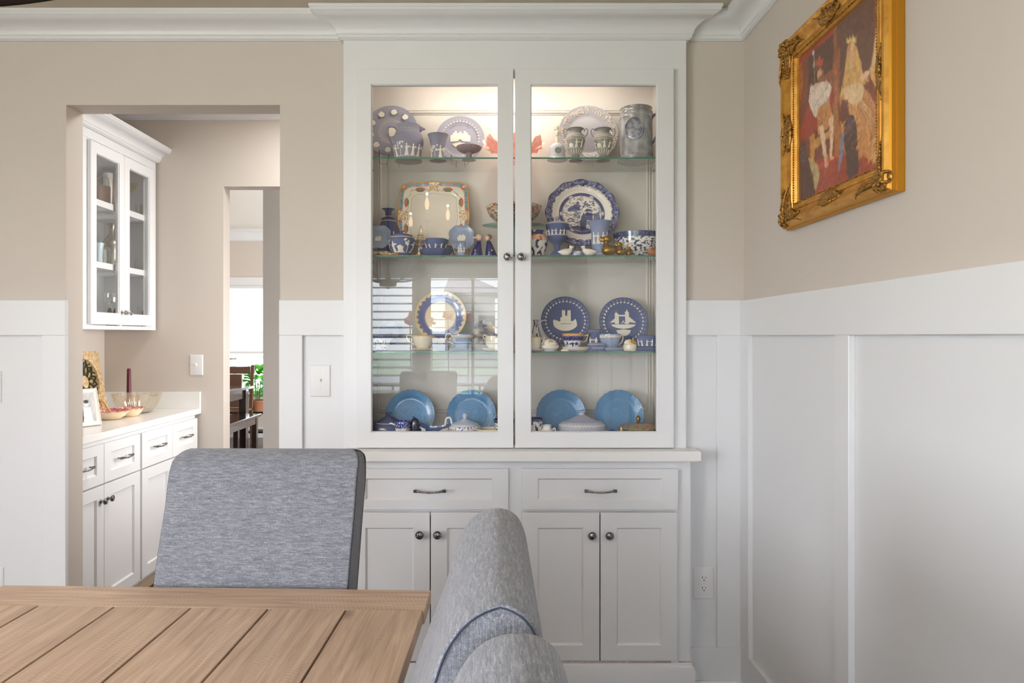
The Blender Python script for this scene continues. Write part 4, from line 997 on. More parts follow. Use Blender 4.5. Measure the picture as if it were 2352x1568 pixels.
# ================================================================= PORCELAIN, GLASS AND SMALL THINGS
from mathutils import noise as mno
def nz3(x, y, z): return mno.noise(Vector((x, y, z)))
J_LAV = mat('lavender_jasper', (142, 140, 160), .75, bump=.1, bscale=500)
J_PLAV = mat('pale_lavender_jasper', (154, 153, 168), .75)
J_BLUE = mat('blue_jasper', (88, 99, 138), .75, bump=.1, bscale=500)
J_DEEP = mat('deep_blue_jasper', (56, 64, 110), .7)
J_PALE = mat('pale_blue_glaze', (150, 164, 190), .25, coat=.5)
J_GREY = mat('grey_jasper', (150, 147, 142), .7)
J_REL = mat('white_jasper_relief', (238, 230, 214), .7)
PORC = mat('white_porcelain', (236, 232, 226), .2, coat=.5)
CREAM = mat('cream_porcelain', (234, 222, 200), .25, coat=.4)
SKYB = mat('sky_blue_glass', (72, 128, 172), .3, coat=.4, bump=.5, bscale=60)
BRASS = mat('aged_brass', (150, 112, 44), .3, .9)
GILT = mat('gilt_line', (212, 160, 70), .25, .9)
NAVY = mat('navy_glaze', (34, 42, 104), .15, coat=.6)
BROWNG = mat('brown_glaze', (96, 58, 30), .15, coat=.6, var=.9, vscale=60, var2=(206, 176, 128))
WOODO = mat('orange_wood', (176, 112, 66), .5)
PINKG = mat('coral_glass', (250, 150, 130), .1, coat=.6, var=.4, vscale=40, var2=(252, 225, 215))
N, L = nt(PINKG); t2 = N.new('ShaderNodeBsdfTransparent'); t2.inputs[0].default_value = (1, .84, .80, 1); mx = N.new('ShaderNodeMixShader'); mx.inputs[0].default_value = .5
L.new(N['Principled BSDF'].outputs[0], mx.inputs[1]); L.new(t2.outputs[0], mx.inputs[2]); L.new(mx.outputs[0], N['Material Output'].inputs[0])
CLEAR = glass('clear_glass', (.95, .96, .95), .10)
TEALG = glass('teal_glass', (.62, .82, .78), .10)
YELG = glass('amber_glass', (.985, .965, .92), .12)
VG = vmat('painted_glaze', .18, .6)
VM_ = vmat('painted_matte', .6, 0)
WH = lin((238, 232, 222)); CO = lin((36, 46, 100)); CO2 = lin((90, 100, 144))
def dens(P, step):
    out = [P[0]]
    for (r0, z0), (r1, z1) in zip(P[:-1], P[1:]):
        n = max(1, int(math.hypot(r1-r0, z1-z0)/step))
        for k in range(1, n+1): out.append((r0+(r1-r0)*k/n, z0+(z1-z0)*k/n))
    return out
def smooth_prof(P):
    if len(P) < 4: return P
    return [(max(0, q.x), q.y) for q in spline([(r, z, 0) for r, z in P], 3)]
class Pot: pass
def pot(name, label, cat, px, Y, sh, prof, m, colf=None, group=None, open_=True, wall=.0022, seg=40, step=.0022, part='body', par=None, base=None, lift=0.0, sm=True, wob=None, cx=None):
    """lathe from a silhouette given as (half-width px, row px), bottom first; base row sits on the shelf"""
    z0 = (SZ[sh] if base is None else base)+lift
    P = [(r*Y/F, max(0, UZ(y, Y)-z0)) for r, y in prof]
    if par is None: P[0] = (P[0][0], 0.0)
    P = smooth_prof(P) if sm else P
    o = Pot(); o.Y = Y; o.z0 = z0; o.px = px
    X = UX(px, Y) if cx is None else cx
    o.X = X
    if par is None: o.t = thing(name, label, cat, (X, Y, z0), 0, group)
    else: o.t = par
    full = ([(0, P[0][1])] if P[0][0] > 0 else [])+P
    if open_:
        inn = [(max(0.0005, r-wall), z) for r, z in P if z > P[0][1]+wall*1.5][::-1]
        full += [(P[-1][0]-wall*.5, P[-1][1]+wall*.3)]+inn
        full += [(0, inn[-1][1])] if inn else [(0, P[-1][1])]
    elif full[-1][0] > 0: full += [(0, full[-1][1])]
    if colf: full = dens(full, step); seg = 110
    b = MB()
    b.lathe(full, seg, colf=colf, wob=wob); o.body = b.build(part, m, o.t, world=False, angle=50)
    o.top = P[-1][1]; o.P = P
    def rf(z):
        for (r0, a), (r1, c) in zip(P[:-1], P[1:]):
            if min(a, c) <= z <= max(a, c) and abs(c-a) > 1e-7: return r0+(r1-r0)*(z-a)/(c-a)
        return P[-1][0]
    o.rf = rf; o.h = lambda y: UZ(y, Y)-z0; o.w = lambda p: p*Y/F
    return o
def handle(o, pts, r=.0028, m=None, part='handle', flat=1.0, n=5):
    """pts in photo pixels, in the plane of the axis"""
    P = [(p[0]-o.px, p[1]) for p in pts]
    q = spline([(x*o.Y/F, 0, UZ(y, o.Y)-o.z0) for x, y in P], n); b = MB(); b.tube(q, r, 9, flat); return b.build(part, m, o.t, world=False)
PERSON = [(0, -.42, .40), (.1, -.40, .34), (.3, -.28, .26), (.5, -.18, .20), (.62, -.30, .30), (.72, -.24, .24), (.775, -.07, .07), (.81, -.10, .10), (.90, -.14, .13), (.97, -.08, .08)]
ARM = [(.58, .2, .72), (.64, .22, .80), (.70, .15, .5)]
TREE = [(0, -.07, .07), (.25, -.04, .05), (.55, -.06, .04)]
def onlathe(b, rf, a0, strips, h, w_, z0, lift=.0012, flip=1, front=-PI/2):
    rows = []
    for t, l, r in strips:
        z = z0+t*h; R_ = rf(z)+lift; row = []
        for k in range(4):
            x = (l+(r-l)*k/3)*w_*flip; a = front+a0+x/max(R_, .004); rr_ = R_+(0.0008 if k in (1, 2) else -.0012)
            row.append((rr_*math.cos(a), rr_*math.sin(a), z))
        rows.append(row)
    b.rings(rows, False)
def blob(b, rf, a0, x, z, rx, rz_, lift=.0016, front=-PI/2):
    R_ = rf(z)+.0002; c = []; a = front+a0+x/max(R_, .004); ctr = ((R_+lift)*math.cos(a), (R_+lift)*math.sin(a), z); n = 7; row = []
    for k in range(n):
        t = 2*PI*k/n; zz = z+rz_*math.sin(t); R2 = rf(zz)-.0002; a2 = front+a0+(x+rx*math.cos(t))/max(R2, .004); row.append((R2*math.cos(a2), R2*math.sin(a2), zz))
    ids = [b.av(p) for p in row]; ci = b.av(ctr)
    for k in range(n): b.face((ids[k], ids[(k+1) % n], ci))
def frieze(o, n, z0, h, w_, kinds='ppt', part='relief_figures', span=PI, m=None, seed=1):
    b = MB(); rr = random.Random(seed)
    for k in range(n):
        a0 = -span/2+span*(k+.5)/n; kd = kinds[k % len(kinds)]; fl = 1 if rr.random() < .5 else -1
        if kd == 'p':
            onlathe(b, o.rf, a0, PERSON, h*rr.uniform(.85, 1), w_, z0, flip=fl); onlathe(b, o.rf, a0, ARM, h*.95, w_, z0, flip=fl)
        elif kd == 't':
            onlathe(b, o.rf, a0, TREE, h, w_, z0)
            for q in range(9): blob(b, o.rf, a0, rr.uniform(-.6, .6)*w_, z0+h*rr.uniform(.55, 1.0), w_*.22, h*.08)
        else:
            onlathe(b, o.rf, a0, [(0, -.5, .5), (.08, -.5, .5), (.09, -.4, .4), (.5, -.4, .4), (.51, -.55, .55), (.7, -.02, .02)], h*.8, w_*1.4, z0)
    return b.build(part, m or J_REL, o.t, world=False)
def garland(o, z, n, s_, part='garland', m=None, full=False, rows=1):
    b = MB()
    for k in range(n):
        a = (2*PI if full else PI*1.1)*((k+.5)/n-.5)
        for j in range(rows):
            blob(b, o.rf, a, 0, z+(.25*s_*(1 if k % 2 else -1))-j*s_*1.0, s_*.62, s_*.5, .0022)
    return b.build(part, m or J_REL, o.t, world=False)
def rimband(o, z, hh, r_=.0006, m=None, part='band'):
    b = MB(); R_ = o.rf(z)
    b.lathe([(o.rf(z-hh/2)-.0005, z-hh/2), (o.rf(z-hh/2)+.0008, z-hh/2), (o.rf(z+hh/2)+.0008, z+hh/2), (o.rf(z+hh/2)-.0005, z+hh/2)], 40); return b.build(part, m or J_REL, o.t, world=False)

# ---- plates
def plate(name, label, px, cy, rp_, sh, Y, m, tilt=13, colf=None, group=None, scal=None, prof=None, n=64, shape=None, cat='plate', yaw=0, seg=96):
    r = rp_*Y/F; t = math.radians(tilt); zc = UZ(cy, Y+r*math.sin(t))-SZ[sh]; lift = max(0.0, zc-r*math.cos(t)*(1 if shape is None else shape_r(shape, -PI/2)))
    X = UX(px, Y+r*math.sin(t)); T_ = thing(name, label, cat, (X, Y, SZ[sh]), math.radians(yaw), group)
    low = r*(1 if shape is None else shape_r(shape, -PI/2))
    ct_, st = math.cos(t), math.sin(t)
    def pf(a, b_, h): return Vector((a, (b_+low)*st-h*ct_, lift+(b_+low)*ct_+h*st))
    prof = prof or [(1, .13), (.99, .145), (.93, .13), (.78, .095), (.70, .060), (.64, .048), (.30, .045), (0, .045)]
    P = dens([(a, h) for a, h in prof], .9/n) if colf else dens(prof, .05)
    rows = []; cols = []
    for a, h in P:
        row = []; cr = []
        for k in range(seg):
            an = 2*PI*k/seg; q = a*(1 if scal is None else 1+scal[1]*math.cos(scal[0]*an)*max(0, (a-.7)/.3))*(1 if shape is None else shape_r(shape, an))
            row.append(pf(r*q*math.cos(an), r*q*math.sin(an), h*r))
            if colf: cr.append(colf(q*math.cos(an), q*math.sin(an), a))
        rows.append(row); cols.append(cr)
    back = [[pf(r*a*(1 if shape is None else shape_r(shape, 2*PI*k/seg))*math.cos(2*PI*k/seg), r*a*(1 if shape is None else shape_r(shape, 2*PI*k/seg))*math.sin(2*PI*k/seg), h*r) for k in range(seg)] for a, h in ((0, .0), (.5, .0), (.62, .0), (.78, .05), (.985, .10))]
    allr = back+rows
    b = MB()
    if colf:
        bc_ = [cols[0]]*len(back); b.rings(allr+[], True, cols=bc_+cols)
    else: b.rings(allr, True)
    o = Pot(); o.t = T_; o.pf = pf; o.r = r; o.body = b.build('dish', m, T_, world=False, angle=60); o.lift = lift
    return o
def shape_r(shape, an):
    if shape == 'square':
        c, s_ = abs(math.cos(an)), abs(math.sin(an)); v = (c**5+s_**5)**(-1/5); return v*(1+.018*math.cos(8*an))*.985
    if shape == 'wavy':
        c, s_ = abs(math.cos(an)), abs(math.sin(an)); v = (c**3+s_**3)**(-1/3); return v*(1+.030*math.cos(8*an+PI))
    return 1
def wreath(o, rho, n, size, h=.10, part='leaf_wreath', m=None, a0=0, a1=2*PI):
    b = MB(); r = o.r
    for k in range(n):
        an = a0+(a1-a0)*k/n
        for s_ in (-1, 1):
            rr_ = rho+s_*size*.42; c = Vector((r*rr_*math.cos(an), r*rr_*math.sin(an), 0)); d = an+PI/2-s_*.55; dx, dy = math.cos(d), math.sin(d); L = r*size*.95; w_ = r*size*.34
            pts = [(c.x-dx*L*.5, c.y-dy*L*.5, h*r-.0004), (c.x-dy*w_, c.y+dx*w_, h*r-.0004), (c.x+dx*L*.5, c.y+dy*L*.5, h*r-.0004), (c.x+dy*w_, c.y-dx*w_, h*r-.0004)]
            ids = [b.av(o.pf(*p)) for p in pts]; ci = b.av(o.pf(c.x, c.y, h*r+.0022))
            for q in range(4): b.face((ids[q], ids[(q+1) % 4], ci))
    return b.build(part, m or J_REL, o.t, world=False, smooth=False, kind='stuff' if n > 8 else None)
def emblem(o, polys, h=.05, part='relief_scene', m=None, th=.0022):
    b = MB()
    for P in polys: b.prism([(x*o.r, y*o.r) for x, y in P], o.pf, h*o.r-.0006, h*o.r+th)
    return b.build(part, m or J_REL, o.t, world=False, smooth=False)
def disc(cx, cy, r, n=12, ry=None): return [(cx+r*math.cos(2*PI*k/n), cy+(ry or r)*math.sin(2*PI*k/n)) for k in range(n)]
def scribble(o, polys, h, m, part='etched_lines', r=.0011):
    b = MB()
    for P in polys: b.tube([o.pf(x*o.r, y*o.r, h*o.r+.0006) for x, y in P], r, 5)
    return b.build(part, m, o.t, world=False)
def easel(px, Y, sh, d, label, hgt_=.035, m=None, fwd=.02):
    t = thing('plate_stand', label, 'stand', (UX(px, Y), Y, SZ[sh]), 0, 'wire plate stands')
    for s_ in (-1, 1):
        b = MB(); b.tube([(s_*d, -fwd-.002, hgt_), (s_*d*1.02, -fwd-.004, hgt_*.5), (s_*d, -fwd, .004), (s_*d*.85, .0, .0035), (s_*d*.5, .035, .012), (s_*d*.28, .052, .07)], .0013, 6); b.ell((s_*d, -fwd-.002, hgt_), (.0024, .0024, .0024), 8, 5); b.build('wire_arm', m or M_BLKMETAL, t, world=False)
        b = MB(); b.tube([(s_*d*.5, .035, .012), (s_*d*.55, .05, .0015)], .0013, 6); b.build('wire_foot', m or M_BLKMETAL, t, world=False)
    b = MB(); b.tube([(-d*.28, .052, .07), (0, .053, .074), (d*.28, .052, .07)], .0013, 6); b.build('wire_bridge', m or M_BLKMETAL, t, world=False)
    return t

# ================= top shelf
GP = 'collector plates standing on the shelves'
o = plate('decorative_plate', 'large lavender plate with white oval medallions, far left of the top shelf', 899, 303, 62, 0, 2.752, J_PLAV, 11, group=GP)
for k in range(10):
    an = 2*PI*(k+.3)/10; c = (.76*math.cos(an), .76*math.sin(an)); b = MB()
    for j in range(18):
        pass
    pts = [o.pf((c[0]+.155*math.cos(t_)*.9)*o.r, (c[1]+.155*math.sin(t_))*o.r, .105*o.r) for t_ in [2*PI*q/20 for q in range(21)]]; b.tube(pts, .0007, 5)
    mo = b.build('medallion_ring', J_LAV, o.t, world=False)
    rr = random.Random(k); P = [(c[0]+(.105+.02*rr.random())*math.cos(2*PI*q/11), c[1]-.02+(.09+.05*rr.random()*(1 if 1 < q < 5 else .3))*math.sin(2*PI*q/11)) for q in range(11)]
    b = MB(); b.prism([(x*o.r, y*o.r) for x, y in P], o.pf, .08*o.r, .118*o.r); b.build('medallion_relief', J_REL, o.t, world=False, smooth=False)
wreath(o, .44, 40, .07, .046); emblem(o, [disc(0, 0, .17, 16, .22)], .045)
easel(899, 2.735, 0, .045, 'black wire stand under the medallion plate on the top shelf', .05)
o = pot('pitcher', 'round lavender-blue pitcher with white classical figures on the top shelf', 'pitcher', 938, 2.69, 0, [(31, 374), (31.5, 370), (29.5, 365), (32, 350), (34.5, 333), (34, 320), (31, 309), (26.5, 303), (26, 295), (27, 289)], J_LAV)
frieze(o, 7, o.h(364), o.w(31), o.w(12), 'pptp', span=PI*1.05); rimband(o, o.h(364), .002)
b = MB()
for k in range(14):
    a = -PI*.55+PI*1.1*k/14
    for q in range(7): blob(b, o.rf, a+.2*math.sin(PI*(q/6-.5)), 0, o.h(292)-abs(math.cos(PI*(q/6-.5)))*o.w(9), .0011, .0012, .001)
b.build('swag_border', J_REL, o.t, world=False, kind='stuff')
handle(o, [(914, 300), (905, 292), (893, 292), (891, 304), (896, 322), (905, 338)], .0032, J_LAV)
b = MB(); b.rings([[(o.w(26), -.008, o.h(303)), (o.w(26), .008, o.h(303)), (o.w(24), .010, o.h(289)), (o.w(24), -.010, o.h(289))], [(o.w(33), -.003, o.h(299)), (o.w(33), .003, o.h(299)), (o.w(32), .006, o.h(293)), (o.w(32), -.006, o.h(293))], [(o.w(39), -.001, o.h(298)), (o.w(39), .001, o.h(298)), (o.w(38), .003, o.h(295)), (o.w(38), -.003, o.h(295))]], True, True, True); b.build('spout', J_LAV, o.t, world=False)
o = pot('spill_vase', 'small flared lavender-blue beaker vase right of the pitcher, top shelf', 'vase', 1006, 2.68, 0, [(19, 373), (19, 370), (15, 367), (15, 352), (17, 334), (20.5, 318), (24, 310)], J_LAV)
frieze(o, 4, o.h(366), o.w(30), o.w(12), 'pt', span=PI*1.1); rimband(o, o.h(368), .0022)
o = plate('decorative_plate', 'pale lavender castle plate with a white leaf border, top shelf left', 1057, 321, 56, 0, 2.765, J_PLAV, 11, group=GP)
wreath(o, .82, 36, .115, .102)
emblem(o, [[(-.40, -.12), (-.40, .16), (-.30, .20), (-.30, .28), (-.22, .28), (-.22, .36), (-.14, .36), (-.14, .26), (-.04, .26), (-.04, .33), (.06, .33), (.06, .25), (.14, .25), (.14, .36), (.24, .36), (.24, .28), (.32, .28), (.32, .18), (.42, .16), (.42, -.12), (.1, -.10), (.04, -.02), (-.04, -.02), (-.10, -.10)], [(-.34, -.22), (-.18, -.18), (0, -.15), (.18, -.18), (.36, -.22), (.22, -.34), (0, -.38), (-.22, -.34)]], .046)
b = MB()
for i, c in enumerate('CHRISTMAS'):      # letters pressed round the upper edge
    a = math.radians(124-8.5*i); x, y = .60*math.cos(a), .60*math.sin(a)
    cu = bpy.data.curves.new('t', 'FONT'); cu.body = c; cu.size = o.r*.17; cu.extrude = .0006; cu.align_x = 'CENTER'; to = bpy.data.objects.new('t', cu); COL.objects.link(to)
    dg = bpy.context.evaluated_depsgraph_get(); me = to.evaluated_get(dg).to_mesh(); rot = a-PI/2; off = len(b.v)
    for v in me.vertices:
        X_, Y_ = v.co.x*math.cos(rot)-v.co.y*math.sin(rot), v.co.x*math.sin(rot)+v.co.y*math.cos(rot); b.av(o.pf(x*o.r+X_, y*o.r+Y_, .048*o.r+.0006+v.co.z))
    for p_ in me.polygons: b.face([off+q for q in p_.vertices])
    to.to_mesh_clear(); bpy.data.objects.remove(to)
b.build('raised_lettering', J_LAV, o.t, world=False, smooth=False)
easel(1057, 2.742, 0, .034, 'black wire stand under the castle plate on the top shelf', .03)
o = pot('tazza', 'tiny mauve footed dish with a ribbed bowl before the castle plate', 'dish', 1077, 2.67, 0, [(16, 372), (14, 370), (8, 365), (7.5, 352), (16, 350), (25, 345), (28.5, 340), (28.5, 337)], mat('mauve_jasper', (156, 136, 142), .75), wob=lambda a, z: 1+.012*math.cos(44*a)*(1 if z > .03 else 0), seg=180)
# coral glass fan bowl
t = thing('glass_bowl', 'ruffled coral pink glass bowl behind the middle door stiles', 'bowl', (UX(1180, 2.72), 2.72, SZ[0]))
b = MB(); rows = []
rb_ = 70*2.72/F
for f in [0, .15, .3, .5, .7, .85, .95, 1.0]:
    row = []
    for k in range(144):
        a = 2*PI*k/144; ruf = math.sin(7*a)*f*f; r_ = .016+(rb_-.016)*f*(1+.05*ruf); row.append((r_*math.cos(a), r_*math.sin(a)*.62, .004+(.075+.022*ruf+.004*math.sin(28*a)*f)*f**.8))
    rows.append(row)
b.rings([[(x, y, z-.003) for x, y, z in r_] for r_ in rows][::-1]+rows, True)
b.lathe([(0, 0), (.024, 0), (.018, .006), (0, .008)], 32); b.build('fluted_bowl', PINKG, t, world=False, angle=70)
o = plate('decorative_plate', 'large pale plate with a thick cream grapevine border, top shelf right', 1350, 310, 69, 0, 2.755, mat('pale_grey_glaze', (166, 164, 170), .3, coat=.3), 11, group=GP, scal=(24, .006))
b = MB(); rr = random.Random(4)
for k in range(300):
    an = rr.uniform(0, 2*PI); rho = rr.gauss(.855, .055); rho = min(.96, max(.75, rho)); s_ = rr.uniform(.022, .045)*o.r; h = (.145 if rho > .93 else .10+(rho-.78)*.22)*o.r; ids = []
    cx_, cy_ = rho*o.r*math.cos(an), rho*o.r*math.sin(an); ph = rr.uniform(0, 6)
    for q in range(6): rad = s_*(1 if q % 2 else .6); ids.append(b.av(o.pf(cx_+rad*math.cos(ph+q*PI/3), cy_+rad*math.sin(ph+q*PI/3), h-.001)))
    ci = b.av(o.pf(cx_, cy_, h+.0035))
    for q in range(6): b.face((ids[q], ids[(q+1) % 6], ci))
b.build('vine_border', CREAM, o.t, world=False, smooth=False, kind='stuff')
easel(1350, 2.735, 0, .05, 'pale wire stand under the grapevine plate on the top shelf', .008, mat('pale_wire', (190, 182, 170), .4))
o = pot('hand_bell', 'small grey glass bell with a cream figure for a handle, top shelf', 'bell', 1280, 2.67, 0, [(23.5, 376), (23, 372), (20, 364), (18.5, 352), (17.5, 341), (13.5, 333), (7, 329), (4, 328)], mat('grey_lustre', (206, 208, 212), .15, coat=.8), wall=.002)
b = MB(); b.lathe([(0, o.top-.002), (.006, o.top), (.008, o.top+.012), (.0045, o.top+.024), (.009, o.top+.034), (.008, o.top+.044), (.004, o.top+.050), (.0065, o.top+.056), (.006, o.top+.064), (0, o.top+.068)], 20); b.tube([(.004, 0, o.top+.04), (-.012, -.002, o.top+.052), (-.008, 0, o.top+.064)], .0022, 6); b.build('figure_handle', CREAM, o.t, world=False)
b = MB(); b.M = Matrix.Translation((0, -o.rf(o.h(350)), o.h(350))) @ Matrix.Rotation(PI/2, 4, 'X'); b.lathe([(0, 0), (.011, 0), (.0125, .0015), (.0105, .002), (.009, .001), (.004, .0016), (0, .002)], 24); b.build('rosette', J_GREY, o.t, world=False)
for i, px in enumerate((1322, 1385.5)):
    o = pot('urn_vase', ['grey two-handled urn with white relief, left of the matching pair', 'grey two-handled urn with white relief, right of the matching pair'][i], 'vase', px, 2.68, 0, [(15.5, 374), (15, 371), (11, 366), (8, 361), (9, 358), (14, 351), (18, 340), (21, 328), (22, 320), (20.5, 313), (16, 308), (13.5, 304), (15, 299), (19, 296.5)], J_GREY, group='pair of grey urn vases')
    garland(o, o.h(318), 26, .0042, 'leaf_band'); rimband(o, o.h(314), .0014); rimband(o, o.h(323), .0014); rimband(o, o.h(345), .0012)
    frieze(o, 5, o.h(343), o.w(19), o.w(10), 'pkp', span=PI*1.1, seed=i+2)
    b = MB()
    for k in range(16): onlathe(b, o.rf, 2*PI*k/16, [(0, -.1, .1), (.5, -.4, .4), (.8, -.45, .45), (1, -.1, .1)], o.w(12), .0055, o.h(358), .0012)
    b.build('gadroons', J_REL, o.t, world=False)
    for s_ in (-1, 1): handle(o, [(px+s_*20.5, 316), (px+s_*26, 309), (px+s_*28, 300), (px+s_*24.5, 295.5), (px+s_*20, 298), (px+s_*20.5, 302)], .0022, J_GREY)
def tank(a, z, r):
    u = a*9; g = min(abs((u*1.6) % 1-.5), abs((z*190) % 1-.5)); c = (.40, .40, .42)
    k = .72+.35*nz3(a*3, z*40, 3)+(-.12 if g < .06 else 0); y = z
    if y > .185 or y < .02: k *= .72+.2*nz3(a*8, z*90, 1)
    return (.52*k, .515*k, .52*k)
o = pot('tankard', 'tall grey stoneware tankard with an oval portrait medallion, top shelf right', 'tankard', 1461, 2.69, 0, [(42, 380), (42, 375), (40, 370), (41, 366), (38.5, 362), (37, 340), (36.5, 300), (37, 278), (38.5, 275), (37, 272), (38, 262), (36, 258), (37, 251)], VG, colf=tank, step=.004)
handle(o, [(1497, 272), (1503, 264), (1511, 262), (1513, 275), (1512, 300), (1505, 318), (1497, 330)], .005, mat('blue_grey_stoneware', (120, 124, 138), .3, coat=.4))
b = MB(); c_ = -.42
for q in range(1): pass
b.M = Matrix.Rotation(-.33, 4, 'Z') @ Matrix.Translation((0, -.0585, o.h(306))) @ Matrix.Rotation(PI/2, 4, 'X')
b.lathe([(0, .007), (.026, .0065), (.034, .004), (.036, .0075), (.039, .007), (.041, -.006)], 40, sx=.92, sy=1.15); md = b.build('oval_medallion', mat('dark_blue_stoneware', (92, 94, 116), .2, coat=.7, bump=.8, bscale=120, var=.6, vscale=70, var2=(170, 168, 172)), o.t, world=False)

# ================= second shelf
def sqcol(x, y, a):
    m = max(abs(x), abs(y)); base = lin((236, 226, 206)); t = y if abs(x) > abs(y) else x
    if a > .965: return lin((196, 150, 84))
    if a > .88:
        ph = (t*5.2+.5) % 1
        if .40 < ph < .60 and abs(t) > .12: return lin((206, 96, 78))
        if abs(t) < .13 or m < abs(t)+.06: return lin((206, 160, 96)) if nz3(x*22, y*22, 1) > -.1 else base
        return lin((112, 166, 172)) if nz3(x*40, y*40, 2) > -.15 else lin((70, 120, 140))
    if a > .865: return lin((214, 120, 90)) if int(t*60) % 2 else base
    if a > .66:
        for tc in (-.38, .38):
            d = math.hypot((t-tc)/.15, (a-.77)/.08)
            if d < 1:
                if a < .765: return lin((92, 122, 84)) if d < .75 else base
                return lin((222, 96, 84)) if nz3(x*26, y*26, 5) > -.05 else lin((110, 140, 96))
        if abs(t) < .14 and a > .70: return lin((206, 158, 92)) if nz3(x*26, y*26, 7) > 0 else base
        if abs((a-.755)-.03*math.sin(t*18)) < .008: return lin((150, 150, 130))
        return base
    if a > .645: return lin((170, 160, 140))
    return lin((226, 216, 200))
o = plate('square_plate', 'square cream plate with a turquoise, gold and rose border, second shelf left', 996.5, 497, 84, 1, 2.765, VG, 11, colf=sqcol, shape='square', n=90, seg=300, prof=[(1, .10), (.99, .11), (.88, .085), (.70, .07), (.655, .045), (.60, .035), (.3, .035), (0, .035)], group=GP)
easel(996.5, 2.745, 1, .05, 'dark wire stand under the square plate on the second shelf', .03)
o = pot('bottle_vase', 'deep blue bottle vase with a flared neck and white figures, second shelf', 'vase', 892, 2.765, 1, [(22, 592), (24, 575), (26, 555), (26, 540), (24, 524), (17, 512), (15.5, 505), (15.5, 502), (8, 498), (7, 491), (9, 483), (15, 480)], J_DEEP)
frieze(o, 5, o.h(566), o.w(34), o.w(15), 'p', span=PI); garland(o, o.h(508), 22, .004, 'leaf_band'); garland(o, o.h(497), 12, .003, 'leaf_band')
def pale_dish(label, px, cy, r, Y, tilt, group): 
    o = plate('square_dish', label, px, cy, r, 1, Y, J_PALE, tilt, shape='wavy', group=group, cat='dish', prof=[(1, .22), (.98, .23), (.85, .14), (.7, .08), (.5, .06), (0, .05)])
    return o
o = pale_dish('pale blue wavy square dish with white cupids, far left of the second shelf', 869, 546, 29, 2.69, 20, 'pale blue square dishes')
emblem(o, [[(-.25, -.3), (-.22, .0), (-.1, .12), (0, 0), (.1, .15), (.25, .05), (.24, -.3)]], .055)
o = pale_dish('pale blue wavy square dish on a stand behind the tiny mug', 1060, 547, 29, 2.725, 14, 'pale blue square dishes')
emblem(o, [[(-.30, -.25), (-.34, .0), (-.2, .18), (-.08, .30), (.0, .12), (.10, .34), (.22, .2), (.30, .2), (.34, -.05), (.22, -.25)]], .055)
easel(1060, 2.70, 1, .030, 'curly dark wire stand under the pale blue dish', .03)
t = thing('glazed_bird', 'brown and cream glazed bird lying at the left end, second shelf', 'figurine', (UX(880, 2.65), 2.65, SZ[1]))
b = MB(); b.ell((0, 0, .010), (.030, .011, .010), 20, 12); b.ell((-.030, .0, .009), (.014, .008, .008), 14, 8); b.ell((.032, 0, .007), (.018, .007, .005), 14, 8); b.build('body', BROWNG, t, world=False)
b = MB(); b.tube([(.045, 0, .007), (.055, 0, .006), (.060, 0, .004)], [.004, .003, .001], 6); b.build('beak', mat('orange_glaze', (206, 120, 50), .2, coat=.5), t, world=False)
o = pot('sugar_bowl', 'round blue jasper bowl with a knobbed lid and white scenes', 'bowl', 923, 2.69, 1, [(17, 589), (17, 585), (22, 579), (28, 569), (30.5, 559), (30, 551), (27, 546), (24, 543)], J_BLUE, open_=False)
frieze(o, 5, o.h(582), o.w(30), o.w(14), 'tpk', span=PI); 
b = MB(); z = o.top; b.lathe([(0, z), (.042, z), (.040, z+.004), (.026, z+.009), (.010, z+.012), (.005, z+.014), (.005, z+.017), (.010, z+.020), (.009, z+.023), (0, z+.024)], 36); b.build('lid', J_BLUE, o.t, world=False)
rimband(o, o.h(546), .0025)
o = pot('glass_bell', 'clear glass bell with gold trim between the lidded bowl and blue cup', 'bell', 966, 2.71, 1, [(15, 590), (14.5, 578), (12.5, 562), (9, 547), (6, 536), (4.5, 528), (3, 520), (1, 517)], YELG, wall=.0018)
rimband(o, o.h(585), .002, m=GILT); rimband(o, o.h(540), .0016, m=GILT)
def saucer(label, px, Y, sh, r0, r1, y0, y1, m, group='saucers', colf=None):
    return pot('saucer', label, 'saucer', px, Y, sh, [(r0, y0), (r0*1.12, y0-1.2), ((r0+r1)*.55, (y0+y1)/2+.6), (r1, y1)], m, group=group, wall=.0018, sm=False, colf=colf)
CUPS = 'teacups on the glass shelves'
def cup(label, px, Y, sh, prof, m, lift, hp=None, colf=None, hm=None, hr=.0022, name='teacup'):
    o = pot(name, label, 'cup', px, Y, sh, prof, m, colf=colf, group=CUPS, wall=.0018, lift=lift)
    if hp: handle(o, hp, hr, hm or m)
    return o
saucer('blue jasper saucer under the cup with white figures, second shelf', 1002, 2.675, 1, 24, 40, 588, 574, J_BLUE)
o = cup('blue jasper cup with white figures and a ring handle, second shelf', 1002, 2.675, 1, [(16, 582), (18, 578), (23, 568), (25.5, 556), (25, 549.5)], J_BLUE, .006, [(980, 554), (971, 552), (966.5, 560), (971, 569), (981, 571)])
frieze(o, 5, o.h(573), o.w(13), o.w(7), 'p', span=PI)
o = pot('tiny_mug', 'tiny white and pale blue mug before the pale dish, second shelf', 'cup', 1060, 2.66, 1, [(12, 587), (10, 584), (9, 578), (8.5, 566), (9.5, 560), (11, 557)], J_PALE); handle(o, [(1052, 563), (1044, 562), (1042, 571), (1046, 580), (1052, 580)], .0018, J_PALE); frieze(o, 3, o.h(580), o.w(15), o.w(8), 'p', span=PI*.8)
